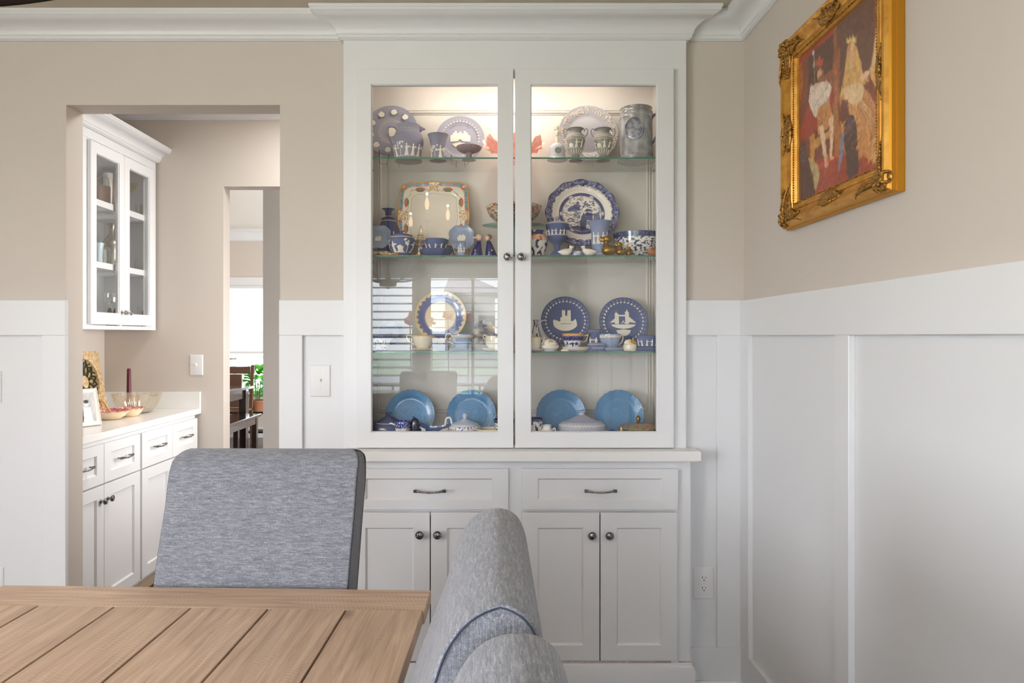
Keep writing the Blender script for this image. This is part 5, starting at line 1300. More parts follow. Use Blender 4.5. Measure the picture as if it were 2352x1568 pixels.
for i, (px, mir) in enumerate(((1097, 1), (1125, -1))):
    Y = 2.66; t = thing('child_figurine', ['kissing child figurine in dark blue robe, the left one, head tilted up', 'kissing child figurine in dark blue robe, the right one, with light brown hair'][i], 'figurine', (UX(px, Y), Y, SZ[1]), 0, 'pair of kissing child figurines')
    rows = []
    b = MB(); 
    for z, r_, x in ((0, .021, -.004), (.004, .022, -.004), (.02, .018, -.002), (.04, .013, .001), (.055, .009, .004), (.060, .0055, .006)):
        rows.append([(mir*(x)+r_*(1+.07*math.cos(9*2*PI*k/36)*(1 if z < .05 else 0))*math.cos(2*PI*k/36), r_*.85*math.sin(2*PI*k/36), z) for k in range(36)])
    b.rings(rows, True, True, True)
    b.tube([(mir*.004, -.009, .052), (mir*-.006, -.014, .036), (mir*-.008, -.016, .024)], [.0045, .0042, .0035], 8); b.build('robe', NAVY, t, world=False)
    b = MB(); b.ell((mir*.007, -.001, .071), (.0105, .010, .0115), 18, 12); b.ell((mir*.0175, -.001, .070), (.0022, .002, .002), 8, 6); b.ell((mir*-.0085, -.016, .021), (.003, .003, .004), 8, 6); hd = b.build('head', mat('skin_glaze', (228, 190, 164), .3, coat=.4), t, world=False)
    b = MB(); b.ell((mir*.0035, .0005, .0745), (.0115, .0112, .0105), 18, 12); b.build('hair', mat(['pale_blond_glaze', 'light_brown_glaze'][i], [(214, 186, 150), (164, 136, 104)][i], .3, coat=.4), t, world=False)
    if i == 0:
        b = MB(); b.tube([(-.006, .0, .070), (-.014, -.002, .072), (-.020, -.002, .074)], [.003, .0025, .001], 6); b.build('ribbon', CREAM, t, world=False)
def fam(a, z, r):
    n = nz3(a*7, z*90, 1); k = nz3(a*9, z*130, 8)
    if z > .082 and n > -.2: return lin((206, 96, 70))
    if n > .22: return lin((196, 84, 60))
    if n < -.30: return lin((84, 120, 96))
    if k > .30: return lin((62, 66, 120))
    if k < -.34: return lin((206, 160, 80))
    return lin((214, 204, 180))
o = pot('cake_stand', 'teal glass footed stand carrying the painted bowl, second shelf', 'stand', 1180, 2.71, 1, [(30, 592), (26, 588), (8, 578), (6, 560), (6, 535), (12, 528), (40, 524), (68, 520), (73, 518)], TEALG, open_=False, sm=False, seg=60)
def squash(t, k):
    for c in t.children_recursive:
        if c.type == 'MESH':
            for v in c.data.vertices: v.co.y *= k
            c.data.update()
squash(o.t, .72)
zt = SZ[1]+o.top+.0005
o = pot('painted_bowl', 'multicoloured painted bowl standing on the teal glass stand', 'bowl', 1180, 2.71, 1, [(24, 518), (25, 515), (40, 509), (54, 498), (60, 487), (64, 475)], VG, colf=fam, base=zt)
def imari(a, z, r):
    n = nz3(a*3.2, z*55, 4)
    if z > .085: return CO if n > -.25 else WH
    if .062 < z < .085: return lin((232, 186, 160)) if n < .25 else lin((190, 96, 70))
    return CO if n > .12 else WH
o = pot('jug', 'white and cobalt jug with a salmon shoulder, half hidden by the door', 'jug', 1228, 2.68, 1, [(21, 590), (23, 586), (27, 574), (31, 560), (29, 548), (24, 541), (22, 536), (24, 531)], VG, colf=imari, cx=UX(1228, 2.68))
handle(o, [(1249, 545), (1248, 536), (1254, 534), (1257, 544), (1255, 558), (1250, 570)], .003, PORC)
# the big willow plate
wc = Cv(260, 260, (238, 232, 222)); cb = (48, 54, 104); cl = (98, 102, 148); ck = (30, 30, 62)
wc.ring(.5, .5, .465, .075, cl, 1); wc.ring(.5, .5, .502, .012, cb, 1); wc.ring(.5, .5, .425, .012, cb, .8)
nzw = wc.noise(60, 3); rad = np.hypot(wc.x-.5, wc.y-.5)
wc.put(((rad > .40) & (rad < .436) & (nzw > .50)).astype(float), cb, .85); wc.put(((rad > .43) & (nzw > .56)).astype(float), ck, .35); wc.put(((rad > .43) & (rad < .49) & (nzw < .40)).astype(float), (190, 190, 214), .7)
for k in range(16):
    a = 2*PI*k/16+.1; ca, sa = math.cos(a), math.sin(a)
    def q_(u, v): return (.5+(.455+v)*ca-u*sa, .5+(.455+v)*sa+u*ca)
    if k % 2: wc.line([q_(-.03, .028), q_(.03, .028), q_(.03, -.01), q_(.005, -.01), q_(.005, .012), q_(.018, .012)], .005, ck)
    else:
        for j in range(7): wc.ell(*q_(R.uniform(-.045, .045), R.uniform(-.045, -.005)), .010, .006, ck, .9, R.uniform(0, 3))
wc.ring(.5, .5, .290, .042, (78, 84, 132), 1); wc.ring(.5, .5, .312, .004, ck, 1); wc.put(((rad > .27) & (rad < .31) & (nzw > .52)).astype(float), cl, .8)
for k in range(6):
    a = 2*PI*k/6; wc.ell(.5+.288*math.cos(a), .5+.288*math.sin(a), .03, .014, (238, 232, 222), .8, a+PI/2)
inn = rad < .262
wc.put((inn & (rad > .258)).astype(float), ck, .6)
n2 = wc.noise(46, 9)
def wb(poly, c=cb, al=.9):
    wc.poly(poly, c, al)
wb([(.30, .47), (.34, .40), (.40, .37), (.45, .33), (.47, .36), (.50, .39), (.46, .42), (.52, .44), (.40, .47)], cl); wb([(.43, .34), (.45, .31), (.47, .35)])
wc.line([(.44, .30), (.47, .27), (.49, .30)], .006, cb); wc.line([(.47, .26), (.50, .30), (.53, .27)], .006, cb); wc.line([(.46, .29), (.53, .30)], .005, cb)
for k in range(30): wc.ell(.52+R.uniform(0, .16), .31+R.uniform(0, .12), .011, .007, cb if k % 2 else ck, .9)
wc.line([(.60, .36), (.57, .46), (.585, .53)], .006, ck)
wb([(.53, .47), (.56, .43), (.62, .43), (.66, .47)], cb); wb([(.545, .48), (.64, .48), (.64, .60), (.545, .60)], cl); wb([(.52, .53), (.67, .53), (.64, .50), (.55, .50)], cb)
for k in range(5): wc.line([(.56+k*.02, .55), (.56+k*.02, .60)], .006, ck)
wb([(.66, .50), (.74, .48), (.75, .60), (.66, .60)], cl); wb([(.49, .55), (.53, .47), (.56, .62), (.55, .72), (.48, .76), (.46, .66)], cb)
for k in range(16):
    x = .39+.006*k; wc.line([(x+.02, .46+.008*(k % 5)), (x, .50+.01*(k % 3)), (x-.015, .55+.012*(k % 4))], .004, cb)
wc.line([(.31, .51), (.345, .53), (.38, .51)], .009, cb); wc.line([(.345, .47), (.345, .51)], .004, cb)
wc.line([(.30, .60), (.34, .57), (.38, .60)], .012, ck); wc.line([(.30, .63), (.36, .61), (.42, .64), (.48, .62)], .012, cb)
wb([(.33, .70), (.42, .68), (.52, .70), (.60, .74), (.62, .60), (.72, .62), (.70, .68), (.60, .75), (.50, .77), (.38, .74)], cb); wc.put((inn & (n2 > .60)).astype(float), cb, .6)
o = plate('willow_plate', 'large scalloped blue and white willow-pattern plate, second shelf right', 1336, 492, 85, 1, 2.732, VG, 17, colf=lambda x, y, a: wc.get(.5+x*.5, .5-y*.5), scal=(12, .018), n=120, seg=330, group=GP)
easel(1336, 2.735, 1, .056, 'dark wire stand holding the large willow-pattern plate', .045)
o = pot('lidded_urn', 'blue jasper pedestal urn with a domed lid, left of the willow plate', 'vase', 1280, 2.68, 1, [(17.5, 590), (17, 585), (13, 581), (6.5, 573), (6, 567), (9, 561), (17, 554), (23, 546), (24.5, 536), (25.5, 525), (27, 518), (27, 516)], J_BLUE, open_=False)
frieze(o, 8, o.h(541), o.w(14), o.w(6), 'p', span=PI); rimband(o, o.h(542), .0014)
b = MB(); z = o.top; w_ = o.w(1); b.lathe([(0, z), (w_*27.5, z), (w_*26, z+.003), (w_*18, z+.010), (w_*7, z+.014), (w_*4, z+.016), (w_*4, z+.020), (w_*6, z+.025), (w_*5, z+.030), (w_*2, z+.035), (0, z+.037)], 40); b.build('lid', J_PLAV, o.t, world=False)
o = pot('flared_vase', 'pale blue flared vase with a white couple, before the willow plate', 'vase', 1377, 2.69, 1, [(20.5, 590), (20.5, 586), (16, 580), (17, 572), (18.5, 555), (19, 538), (20.5, 525), (25, 514), (28.5, 509)], mat('pale_blue_jasper', (140, 152, 184), .75))
frieze(o, 4, o.h(562), o.w(30), o.w(12), 'p', span=PI*.8); rimband(o, o.h(584), .003)
t = thing('trinket_box', 'small pale blue oval box between the two white birds', 'box', (UX(1327, 2.67), 2.67, SZ[1]))
b = MB(); b.lathe([(0, 0), (.024, 0), (.025, .012), (0, .012)], 30, sx=1, sy=.7); b.build('box_base', J_PALE, t, world=False)
b = MB(); b.lathe([(0, .0125), (.0262, .0125), (.0262, .018), (.02, .021), (0, .022)], 30, sx=1, sy=.7); b.build('lid', J_PALE, t, world=False); b = MB(); b.M = Matrix.Translation((0, -.0182, .0145)) @ Matrix.Rotation(PI/2, 4, 'X'); b.lathe([(0, .0015), (.007, 0)], 16, sx=1, sy=.5); b.build('cameo', J_REL, t, world=False)
def bird(name, label, px, Y, sh, L, hgt_, m, face=1, group=None, beak=None, tuft=False, head=.2, fat=1.0):
    t = thing(name, label, 'figurine', (UX(px, Y), Y, SZ[sh]), 0, group); b = MB(); rows = []
    # one continuous body: tail, belly, neck, head
    ctl = [(-.52, .30, .03), (-.40, .30, .10), (-.18, .26, .22), (.08, .27, .26), (.26, .42, .20), (.34, .62, .14), (.38, .78, head*.8), (.42, .88, head*.6), (.44, .96, .03)]
    sp = spline([(a*L*face, 0, c*hgt_) for a, c, r_ in ctl], 4); rs = spline([(r_, 0, 0) for a, c, r_ in ctl], 4)
    n = len(sp); seg = 16
    for i in range(n):
        d = (sp[min(i+1, n-1)]-sp[max(i-1, 0)]).normalized(); up = Vector((0, 1, 0)); nn = d.cross(up).normalized(); rr_ = max(.0004, rs[i].x)*hgt_*(fat if i < 20 else 1)
        rows.append([Vector((sp[i].x, 0, max(sp[i].z, rr_*.9 if rr_ < .3*hgt_ else 0)))+nn*math.cos(2*PI*k/seg)*rr_+up*math.sin(2*PI*k/seg)*rr_*.8 for k in range(seg)])
    zmin = min(p.z for r_ in rows for p in r_); rows = [[p-Vector((0, 0, zmin)) for p in r_] for r_ in rows]
    b.rings(rows, True, True, True); b.build('body', m, t, world=False, angle=80)
    hx, hz = .40*L*face, .86*hgt_-zmin
    if beak is not None:
        b = MB(); b.tube([(hx, 0, hz), (hx+face*hgt_*.22, 0, hz-.01*hgt_), (hx+face*hgt_*.34, 0, hz+.04*hgt_)], [hgt_*.09, hgt_*.07, hgt_*.02], 8, .6); b.build('beak', beak, t, world=False)
    return t
WB = mat('bisque_white', (240, 232, 222), .6)
bird('bird_figurine', 'plump white bird facing right, left of the little oval box', 1299, 2.65, 1, .058, .036, WB, 1, 'pair of white bird figurines', WB, head=.30, fat=1.5)
bird('bird_figurine', 'plump white bird facing left, right of the little oval box', 1353, 2.65, 1, .058, .036, WB, -1, 'pair of white bird figurines', WB, head=.30, fat=1.5)
def duck(label, px, Y, hpx, face):
    hgt_ = hpx*Y/F; t = thing('brass_duck', label, 'figurine', (UX(px, Y), Y, SZ[1]), 0, 'brass duck family')
    b = MB(); b.ell((.06*hgt_, 0, .25*hgt_), (.36*hgt_, .25*hgt_, .25*hgt_), 22, 12); b.tube([(.3*hgt_, 0, .28*hgt_), (.5*hgt_, 0, .16*hgt_)], [.14*hgt_, .03*hgt_], 10); b.tube([(-.06*hgt_, 0, .38*hgt_), (-.08*hgt_, 0, .6*hgt_), (-.06*hgt_, 0, .7*hgt_)], [.2*hgt_, .11*hgt_, .12*hgt_], 14); b.build('body', BRASS, t, world=False)
    b = MB(); b.ell((-.03*hgt_, 0, .80*hgt_), (.2*hgt_, .17*hgt_, .18*hgt_), 20, 12); hd = b.build('head', BRASS, t, world=False)
    b = MB(); b.tube([(-.15*hgt_, 0, .80*hgt_), (-.30*hgt_, 0, .79*hgt_), (-.40*hgt_, 0, .88*hgt_)], [.09*hgt_, .07*hgt_, .03*hgt_], 8, 1.6); b.build('bill', BRASS, t, world=False)
    for s_ in (-1, 1):
        b = MB(); b.ell((.12*hgt_, s_*.2*hgt_, .28*hgt_), (.25*hgt_, .06*hgt_, .14*hgt_), 14, 8); b.build('wing', BRASS, t, world=False)
duck('largest brass duck of three, bill raised to the left', 1396, 2.65, 48, -1)
duck('middle-sized brass duck of three', 1424, 2.645, 32, -1)
duck('smallest brass duck of three, at the right', 1445, 2.645, 22, -1)
def willow_c(th_band, seed, top, s1=8, s2=120):
    def f(a, z, r):
        n = nz3(a*s1, z*s2, seed); k = nz3(a*s1*3, z*s2*2.4, seed+5)
        if z > top-th_band: return CO if k > -.18 else CO2
        if z < .004: return CO
        return CO if n+.35*k > .10 else WH
    return f
o = pot('willow_bowl', 'deep blue and white willow-pattern bowl behind the ducks', 'bowl', 1463, 2.71, 1, [(28, 592), (32, 586), (42, 578), (50, 565), (53, 550), (54.5, 537)], VG, colf=willow_c(.018, 2, .0925))
bird('wooden_bird', 'orange-brown wooden bird at the right end of the second shelf', 1500, 2.65, 1, .062, .056, WOODO, -1, None, WOODO, head=.16)

# ================= third shelf
def rimcol(x, y, a):
    an = math.atan2(y, x); e = .80+.035*math.sin(an*26)+.02*math.sin(an*61)
    if a > .955: return lin((222, 196, 140))
    if a > e+.08: return lin((226, 204, 158))
    if a > .60: return lin((104, 112, 156))
    if a > .585: return lin((206, 168, 96))
    return lin((224, 206, 172))
o = plate('decorative_plate', 'blue-rimmed plate with a cream centre behind the window reflection, third shelf', 1012, 727, 60, 2, 2.75, VG, 12, colf=rimcol, n=70, seg=220, group=GP)
easel(1012, 2.74, 2, .04, 'dark wire stand under the blue-rimmed plate, third shelf', .03)
def westm(o):
    emblem(o, [[(-.20, -.12), (-.20, .14), (-.13, .14), (-.13, .42), (-.11, .46), (-.09, .43), (-.04, .43), (-.02, .46), (0, .42), (0, .18), (.04, .22), (.08, .18), (.10, .42), (.12, .46), (.14, .43), (.19, .43), (.21, .46), (.23, .42), (.23, -.12)],
               [(-.48, -.18), (-.50, .0), (-.44, .06), (-.38, .0), (-.32, .02), (-.28, -.04), (-.2, -.02), (-.2, -.14), (.23, -.14), (.24, -.02), (.34, .0), (.40, .08), (.45, .0), (.48, -.18), (.44, -.26), (.30, -.36), (.12, -.42), (-.12, -.42), (-.30, -.36), (-.44, -.26)]], .046)
    b = MB(); b.box(0, 0, 0, 0, 0, 0) if False else None
def bridge(o):
    emblem(o, [[(-.52, -.02), (-.36, .12), (-.34, .12), (-.34, .34), (-.30, .36), (-.28, .44), (-.26, .36), (-.22, .34), (-.18, .30), (-.18, .28), (.08, .28), (.08, .40), (.12, .42), (.16, .52), (.20, .42), (.24, .38), (.24, .20), (.50, -.02), (.50, -.06), (.24, -.02), (.22, -.10), (.08, -.10), (.08, .22), (-.18, .22), (-.18, -.10), (-.34, -.10), (-.36, -.02), (-.52, -.06)],
               [(-.08, -.08), (.0, .05), (.08, -.08), (.05, -.08), (0, -.01), (-.05, -.08)],
               [(-.50, -.12), (.50, -.12), (.44, -.20), (.25, -.27), (0, -.30), (-.25, -.27), (-.44, -.20)],
               [(-.30, -.36), (-.14, -.34), (0, -.32), (.14, -.34), (.30, -.36), (.24, -.50), (.10, -.60), (-.10, -.60), (-.24, -.50)]], .046)
for px, cy, f, lb in ((1298, 737, westm, 'blue jasper plate with a white twin-towered abbey, third shelf'), (1431, 739, bridge, 'blue jasper plate with a white tower bridge, third shelf')):
    o = plate('decorative_plate', lb, px, cy, 56.5, 2, 2.758, J_BLUE, 11, group=GP); wreath(o, .855, 34, .125, .112); f(o)
    easel(px, 2.74, 2, .042, 'dark wire stand under the %s plate, third shelf' % ('abbey' if px < 1400 else 'bridge'), .028)
o = plate('oval_dish', 'dark scalloped oval dish at the left end of the third shelf', 899, 765, 28, 2, 2.72, mat('slate_blue_glaze', (84, 94, 120), .2, coat=.5), 16, scal=(16, .02), group='dark dishes on the third shelf', cat='dish')
o = plate('oval_dish', 'dark arch-topped dish with cream panels beside the middle stile, third shelf', 1113, 764, 29, 2, 2.72, mat('slate_panel_glaze', (66, 72, 108), .2, coat=.5, var=.8, vscale=26, var2=(206, 186, 150)), 14, group='dark dishes on the third shelf', cat='dish')
o = pot('willow_bowl', 'small blue and white willow-pattern bowl, left end of the third shelf', 'bowl', 868, 2.67, 2, [(18, 806), (20, 802), (28, 788), (32, 776), (33, 766)], VG, colf=willow_c(.018, 6, .068, 12))
def flor(c1, c2, top, seed=1, base=(236, 226, 206)):
    B_ = lin(base); C1, C2 = lin(c1), lin(c2)
    def f(a, z, r):
        if z > top-.003: return lin((214, 170, 90))
        d = math.hypot((a+PI/2)*.6, (z-top*.5)/.02*.5)
        n = nz3(a*9, z*160, seed)
        if d < .34 and n > -.1: return C1 if n > .12 else C2
        return B_
    return f
saucer('cream saucer under the cup with a pink flower, third shelf', 973, 2.67, 2, 20, 34, 806, 799, CREAM)
o = cup('cream teacup with a small pink flower and angular handle, third shelf', 973, 2.67, 2, [(13, 803), (16, 799), (23, 787), (26, 776), (27, 769)], VG, .005, [(951, 775), (941, 770), (934, 772), (940, 784), (954, 792)], flor((206, 84, 96), (120, 150, 96), .055), CREAM)
o = pot('shell_dish', 'grey-green shell dish with a brown ribbed handle, third shelf', 'dish', 1014, 2.65, 2, [(10, 806), (14, 803), (20, 796), (22, 791)], mat('grey_green_glaze', (120, 134, 134), .2, coat=.5)); handle(o, [(1018, 795), (1024, 784), (1032, 768)], .0045, mat('ribbed_brown', (104, 76, 56), .4))
saucer('pale blue saucer under the embossed cup, third shelf left', 1062, 2.67, 2, 22, 33, 806, 799, J_PALE)
def embossed(label, px, hp, J, lift):
    o = cup(label, px, 2.67, 2, [(13, 803), (15, 800), (21, 788), (23.5, 776), (24, 767)], J, lift, hp, hm=PORC); garland(o, o.h(771), 30, .0048, 'flower_border', rows=2); return o
embossed('pale blue cup with a white embossed border, third shelf left', 1062, [(1040, 773), (1032, 766), (1024, 770), (1026, 782), (1042, 790)], J_PALE, .006)
saucer('cream saucer by the middle stile, left door, third shelf', 1135, 2.66, 2, 18, 30, 806, 799, CREAM)
o = cup('cream teacup with a curled handle by the middle stile, third shelf', 1137, 2.66, 2, [(12, 803), (16, 799), (22, 787), (23, 771)], VG, .006, [(1118, 782), (1110, 775), (1112, 769), (1119, 772), (1116, 785), (1124, 794)], flor((84, 104, 150), (206, 170, 110), .054, 4), CREAM)
o = pot('bud_vase', 'slim white bottle vase with blue flowers, behind the middle stile', 'vase', 1231, 2.73, 2, [(13, 804), (14, 795), (14.5, 782), (12, 768), (7.5, 753), (5.5, 742), (7, 735)], VG, colf=willow_c(0, 12, .12, 3, 32))
handle(o, [(1238, 742), (1246, 736), (1252, 735)], .002, PORC)
saucer('white saucer under the small floral cup, third shelf right', 1224, 2.66, 2, 20, 31, 806, 800, PORC)
o = cup('small floral teacup with a curled white handle, beside the middle stile', 1224, 2.66, 2, [(13, 803), (17, 799), (18.5, 788), (20, 776), (20, 773)], VG, .006, [(1241, 782), (1248, 774), (1251, 775), (1246, 786), (1239, 795)], flor((150, 96, 120), (96, 140, 150), .05, 7), PORC)
o = pot('lidded_dish', 'small white dish with a cream shell-shaped cover, third shelf', 'dish', 1263, 2.65, 2, [(13, 806), (14, 804), (20, 799), (21.5, 793)], PORC)
b = MB(); rows = []
for k in range(9):
    a = PI/2*k/8; rows.append([(.030*math.cos(a)*math.cos(2*PI*q/40)*(1+.04*math.cos(q*2*PI/5)), .024*math.cos(a)*math.sin(2*PI*q/40), o.top+.026*math.sin(a)) for q in range(40)])
b.rings(rows, True, True, True); b.build('cover', CREAM, o.t, world=False); b = MB(); b.tube([(.0+.008*math.cos(t_)*(1-t_/14), -.024+.0006*t_, o.top+.012+.008*math.sin(t_)*(1-t_/14)) for t_ in [i*.5 for i in range(20)]], .0014, 5); b.build('scroll', BROWNG, o.t, world=False)
o = saucer('white saucer under the cobalt and gold teacup, third shelf', 1324, 2.67, 2, 22, 35, 806, 796, PORC)
def cob(a, z, r):
    if z > .050: return lin((212, 160, 80))
    if z > .032: return lin((40, 44, 116)) if nz3(a*12, z*200, 3) > -.2 else lin((120, 120, 170))
    n = nz3(a*4.5, z*75, 2); return lin((46, 56, 130)) if n > .16 else (lin((160, 80, 60)) if z < .006 else WH)
o = cup('white teacup with a cobalt and gold rim, before the abbey plate', 1316, 2.66, 2, [(15, 801), (16, 798), (21, 785), (24, 774), (25, 766)], VG, .008, [(1338, 772), (1349, 769), (1350, 772), (1345, 783), (1335, 786)], cob, CREAM)
o = pot('miniature_urn', 'small blue jasper jar with white figures between the two plates', 'vase', 1367, 2.69, 2, [(11, 806), (12, 800), (15.5, 788), (17, 777), (15, 768), (13, 764), (16, 756)], J_BLUE)
frieze(o, 3, o.h(792), o.w(20), o.w(12), 'p', span=PI*.9); garland(o, o.h(760), 12, .003, 'leaf_band')
t = thing('trinket_box', 'round blue jasper box with a white lid edge, front of third shelf', 'box', (UX(1371, 2.645), 2.645, SZ[2])); w_ = 2.645/F
b = MB(); b.lathe([(0, 0), (21*w_, 0), (21.5*w_, 14*w_), (0, 14*w_)], 40, sy=.7); b.build('box_base', J_BLUE, t, world=False)
b = MB(); b.lathe([(0, 14.2*w_), (21.8*w_, 14.2*w_), (21*w_, 17*w_), (14*w_, 19*w_), (0, 19.5*w_)], 40, sy=.7); b.build('lid', J_PLAV, t, world=False)
b = MB()
for k in range(16):
    x = (k-7.5)*1.7*w_; yy = -.7*math.sqrt(max(0, (21.3*w_)**2-x*x)); b.ell((x, yy, (7+1.5*math.sin(k*1.9))*w_), (.0016, .001, .0014), 6, 4)
b.build('relief_vine', J_REL, t, world=False, kind='stuff')
saucer('pale grey saucer under the embossed cup, third shelf right', 1404, 2.67, 2, 22, 30, 806, 798, J_PALE)
embossed('pale blue cup with a white embossed border, before the bridge plate', 1401, [(1423, 774), (1428, 768), (1431, 776), (1426, 788), (1415, 794)], J_PALE, .007)
o = pot('trinket_jar', 'tiny gold-rimmed floral jar with open shells on top, third shelf', 'jar', 1447, 2.65, 2, [(13, 806), (15, 803), (16, 797), (14.5, 791), (12, 789)], VG, colf=flor((150, 170, 90), (160, 110, 150), .03, 3))
for x, s_ in ((-.004, 1), (.010, 1)):
    b = MB(); rows = []
    for k in range(6): rows.append([(x+(.0035+.0028*k)*math.cos(PI*q/12), .004+.0006*k, o.top+(.0035+.0028*k)*math.sin(PI*q/12)*.9+(.0006 if q % 2 else 0)) for q in range(13)])
    b.rings(rows, False); b.build('shell', CREAM if x < 0 else GILT, o.t, world=False)
saucer('blue jasper saucer at the right end of the third shelf', 1487, 2.66, 2, 22, 32, 806, 797, J_BLUE)
o = cup('blue jasper cup with white dancing figures, right end of third shelf', 1487, 2.66, 2, [(19, 801), (20, 798), (23, 788), (24.5, 775), (24.5, 770.5)], J_BLUE, .006, [(1509, 778), (1517, 776), (1519, 786), (1509, 794)]); frieze(o, 6, o.h(794), o.w(17), o.w(7), 'p', span=PI)
for i, (px, r_) in enumerate(((1297, 8.5), (1335, 9.5))):
    t = thing('sea_shell', ['small cream cockle shell at the front edge, third shelf', 'small dark speckled shell at the front edge, third shelf'][i], 'shell', (UX(px, 2.636), 2.636, SZ[2]))
    w_ = 2.636/F; b = MB(); rows = []
    for k in range(8):
        f = k/7; rows.append([(r_*w_*math.sin(PI*f*.5)*math.cos(2*PI*q/36)*(1+.05*math.cos(q*2*PI/3)), r_*w_*.62*math.sin(PI*f*.5)*math.sin(2*PI*q/36), .0095*math.cos(PI*f*.5)) for q in range(36)])
    b.rings(rows, True, True, True); b.build('ribbed_shell', [CREAM, mat('dark_shell', (70, 52, 40), .3, var=.8, vscale=200, var2=(190, 160, 110))][i], t, world=False)

# ================= bottom of the cabinet
def arcs(seed):
    rr = random.Random(seed); out = []
    for k in range(9):
        cx_, cy_, r_ = rr.uniform(-.3, .3), rr.uniform(-.1, .3), rr.uniform(.08, .26); a = rr.uniform(0, 6); out.append([(cx_+r_*math.cos(a+t_*.3), cy_+r_*math.sin(a+t_*.3)) for t_ in range(rr.randint(5, 14))])
    out.append([(.60*math.cos(t_*.13), .60*math.sin(t_*.13)) for t_ in range(49)]); return out
for i, (px, cy) in enumerate(((943, 955), (1083, 961), (1288, 953), (1421, 954))):
    o = plate('blue_glass_plate', ['sky-blue scalloped plate, first of four along the cabinet floor', 'sky-blue scalloped plate, second along the floor, behind the white lidded dish', 'sky-blue scalloped plate behind the grey tureen, cabinet floor', 'sky-blue scalloped plate behind the green box, cabinet floor'][i], px, cy, 57, 3, 2.735, SKYB, 11, scal=(26, .010), group='sky-blue plates on the cabinet floor')
    scribble(o, arcs(i+1), .045, mat('light_blue_ridge', (104, 154, 194), .3, coat=.4) if i == 0 else bpy.data.materials['light_blue_ridge'], r=.0009)
    wreath(o, .92, 52, .045, .128, 'rim_scallops', SKYB)
YB_ = 2.66
o = pot('teapot', 'slate blue lidded teapot with a white palm tree, left end of cabinet floor', 'teapot', 893, 2.68, 3, [(24, 1012), (28, 1008), (36, 998), (38.5, 987), (36, 977), (27, 969)], mat('slate_jasper', (88, 96, 128), .7), open_=False)
b = MB(); z = o.top; w_ = o.w(1); b.lathe([(0, z), (27.5*w_, z), (26*w_, z+1.5*w_), (15*w_, z+9*w_), (5*w_, z+14*w_), (3.5*w_, z+16*w_), (7*w_, z+20*w_), (6.5*w_, z+22*w_), (0, z+22.5*w_)], 40); b.build('lid', bpy.data.materials['slate_jasper'], o.t, world=False)
rimband(o, o.h(970), .002)
b = MB(); onlathe(b, o.rf, -.25, [(0, -.12, .12), (.5, -.06, .06), (.9, -.05, .05)], o.w(20), .012, o.h(1000))
for k in range(8):
    an = PI*(k+.3)/8
    for q in range(6): f = (q+1)/6; blob(b, o.rf, -.25, f*o.w(14)*math.cos(an), min(o.h(971), o.h(982)+f*o.w(8)*math.sin(an)-f*f*o.w(4)), .0022*(1.3-f), .0016*(1.3-f))
b.build('palm_relief', J_REL, o.t, world=False)
handle(o, [(861, 996), (851, 988), (850, 975), (858, 968), (866, 972)], .004, bpy.data.materials['slate_jasper'])
o = pot('teacup', 'white cup with a cobalt rim and loop handle before the teapot', 'cup', 925, 2.635, 3, [(13, 1012), (15, 1006), (17, 990), (18.5, 972), (18, 967)], VG, colf=lambda a, z, r: (lin((50, 64, 150)) if z > .062 and nz3(a*14, z*200, 1) > -.25 else (lin((92, 100, 130)) if abs((a*11) % 2-1) < .14 and z > .03 else WH)), group=CUPS)
handle(o, [(908, 976), (898, 972), (894, 978), (898, 992), (908, 998)], .0035, PORC)
o = pot('ink_cup', 'small near-black oval cup between the white cup and gravy boat', 'cup', 953, 2.635, 3, [(9, 1012), (10, 1004), (10.5, 985), (9.5, 968), (7, 962)], mat('black_glaze', (34, 40, 56), .15, coat=.7))
# gravy boat
t = thing('gravy_boat', 'blue and white patterned gravy boat with a high curled handle', 'boat', (UX(994, 2.66), 2.66, SZ[3]))
w_ = 2.66/F; b = MB(); rows = []; cols = []; fw_ = willow_c(.0, 3, 1, 3, 50)
NR = 26
for k in range(NR+1):
    f = k/NR; hh = (f)*1.0; row = []; cr = []
    for q in range(96):
        a = 2*PI*q/96; ex = 43*w_*(.42+.58*f**.55); ey = .030*(.45+.55*f**.6); x = ex*math.cos(a); y = ey*math.sin(a)
        lip = .030+.042*abs(math.cos(a))**2*(1 if math.cos(a) < 0 else .30); z = f*(lip+.030)
        if math.cos(a) < 0: x *= 1+.10*f
        row.append((x, y, z)); c = CO if f > .86 or (fw_(a, z, 0) == CO and f > .15) else WH; cr.append(lin((60, 90, 140)) if f > .86 else c)
    rows.append(row); cols.append(cr)
inner = [[(x*.95, y*.93, z+.001) for x, y, z in r_] for r_ in rows[4:]][::-1]
b.rings(rows+inner, True, True, True, cols=cols+cols[4:][::-1]); b.build('boat_body', VG, t, world=False, angle=60)
b = MB(); b.tube(spline([(26*w_, 0, .050), (29*w_, 0, .072), (31*w_, 0, .092), (39*w_, 0, .097), (43*w_, 0, .080), (42*w_, 0, .055), (34*w_, 0, .035)], 5), .0038, 9); b.build('handle', PORC, t, world=False)
o = pot('lidded_dish', 'white lidded dish with blue sprigs at the foot of the second plate', 'dish', 1068, 2.67, 3, [(26, 1012), (32, 1006), (37, 990), (38, 979), (34, 976)], VG, colf=lambda a, z, r: lin((96, 112, 170)) if nz3(a*9, z*120, 5) > .18 else WH, open_=False)
b = MB(); z = o.top; b.lathe([(0, z), (34*w_, z), (32*w_, z+4*w_), (20*w_, z+9*w_), (7*w_, z+13*w_), (4*w_, z+16*w_), (6.5*w_, z+22*w_), (3*w_, z+27*w_), (0, z+28*w_)], 40); b.build('lid', mat('pale_blue_white_glaze', (196, 204, 222), .25, coat=.5), o.t, world=False)
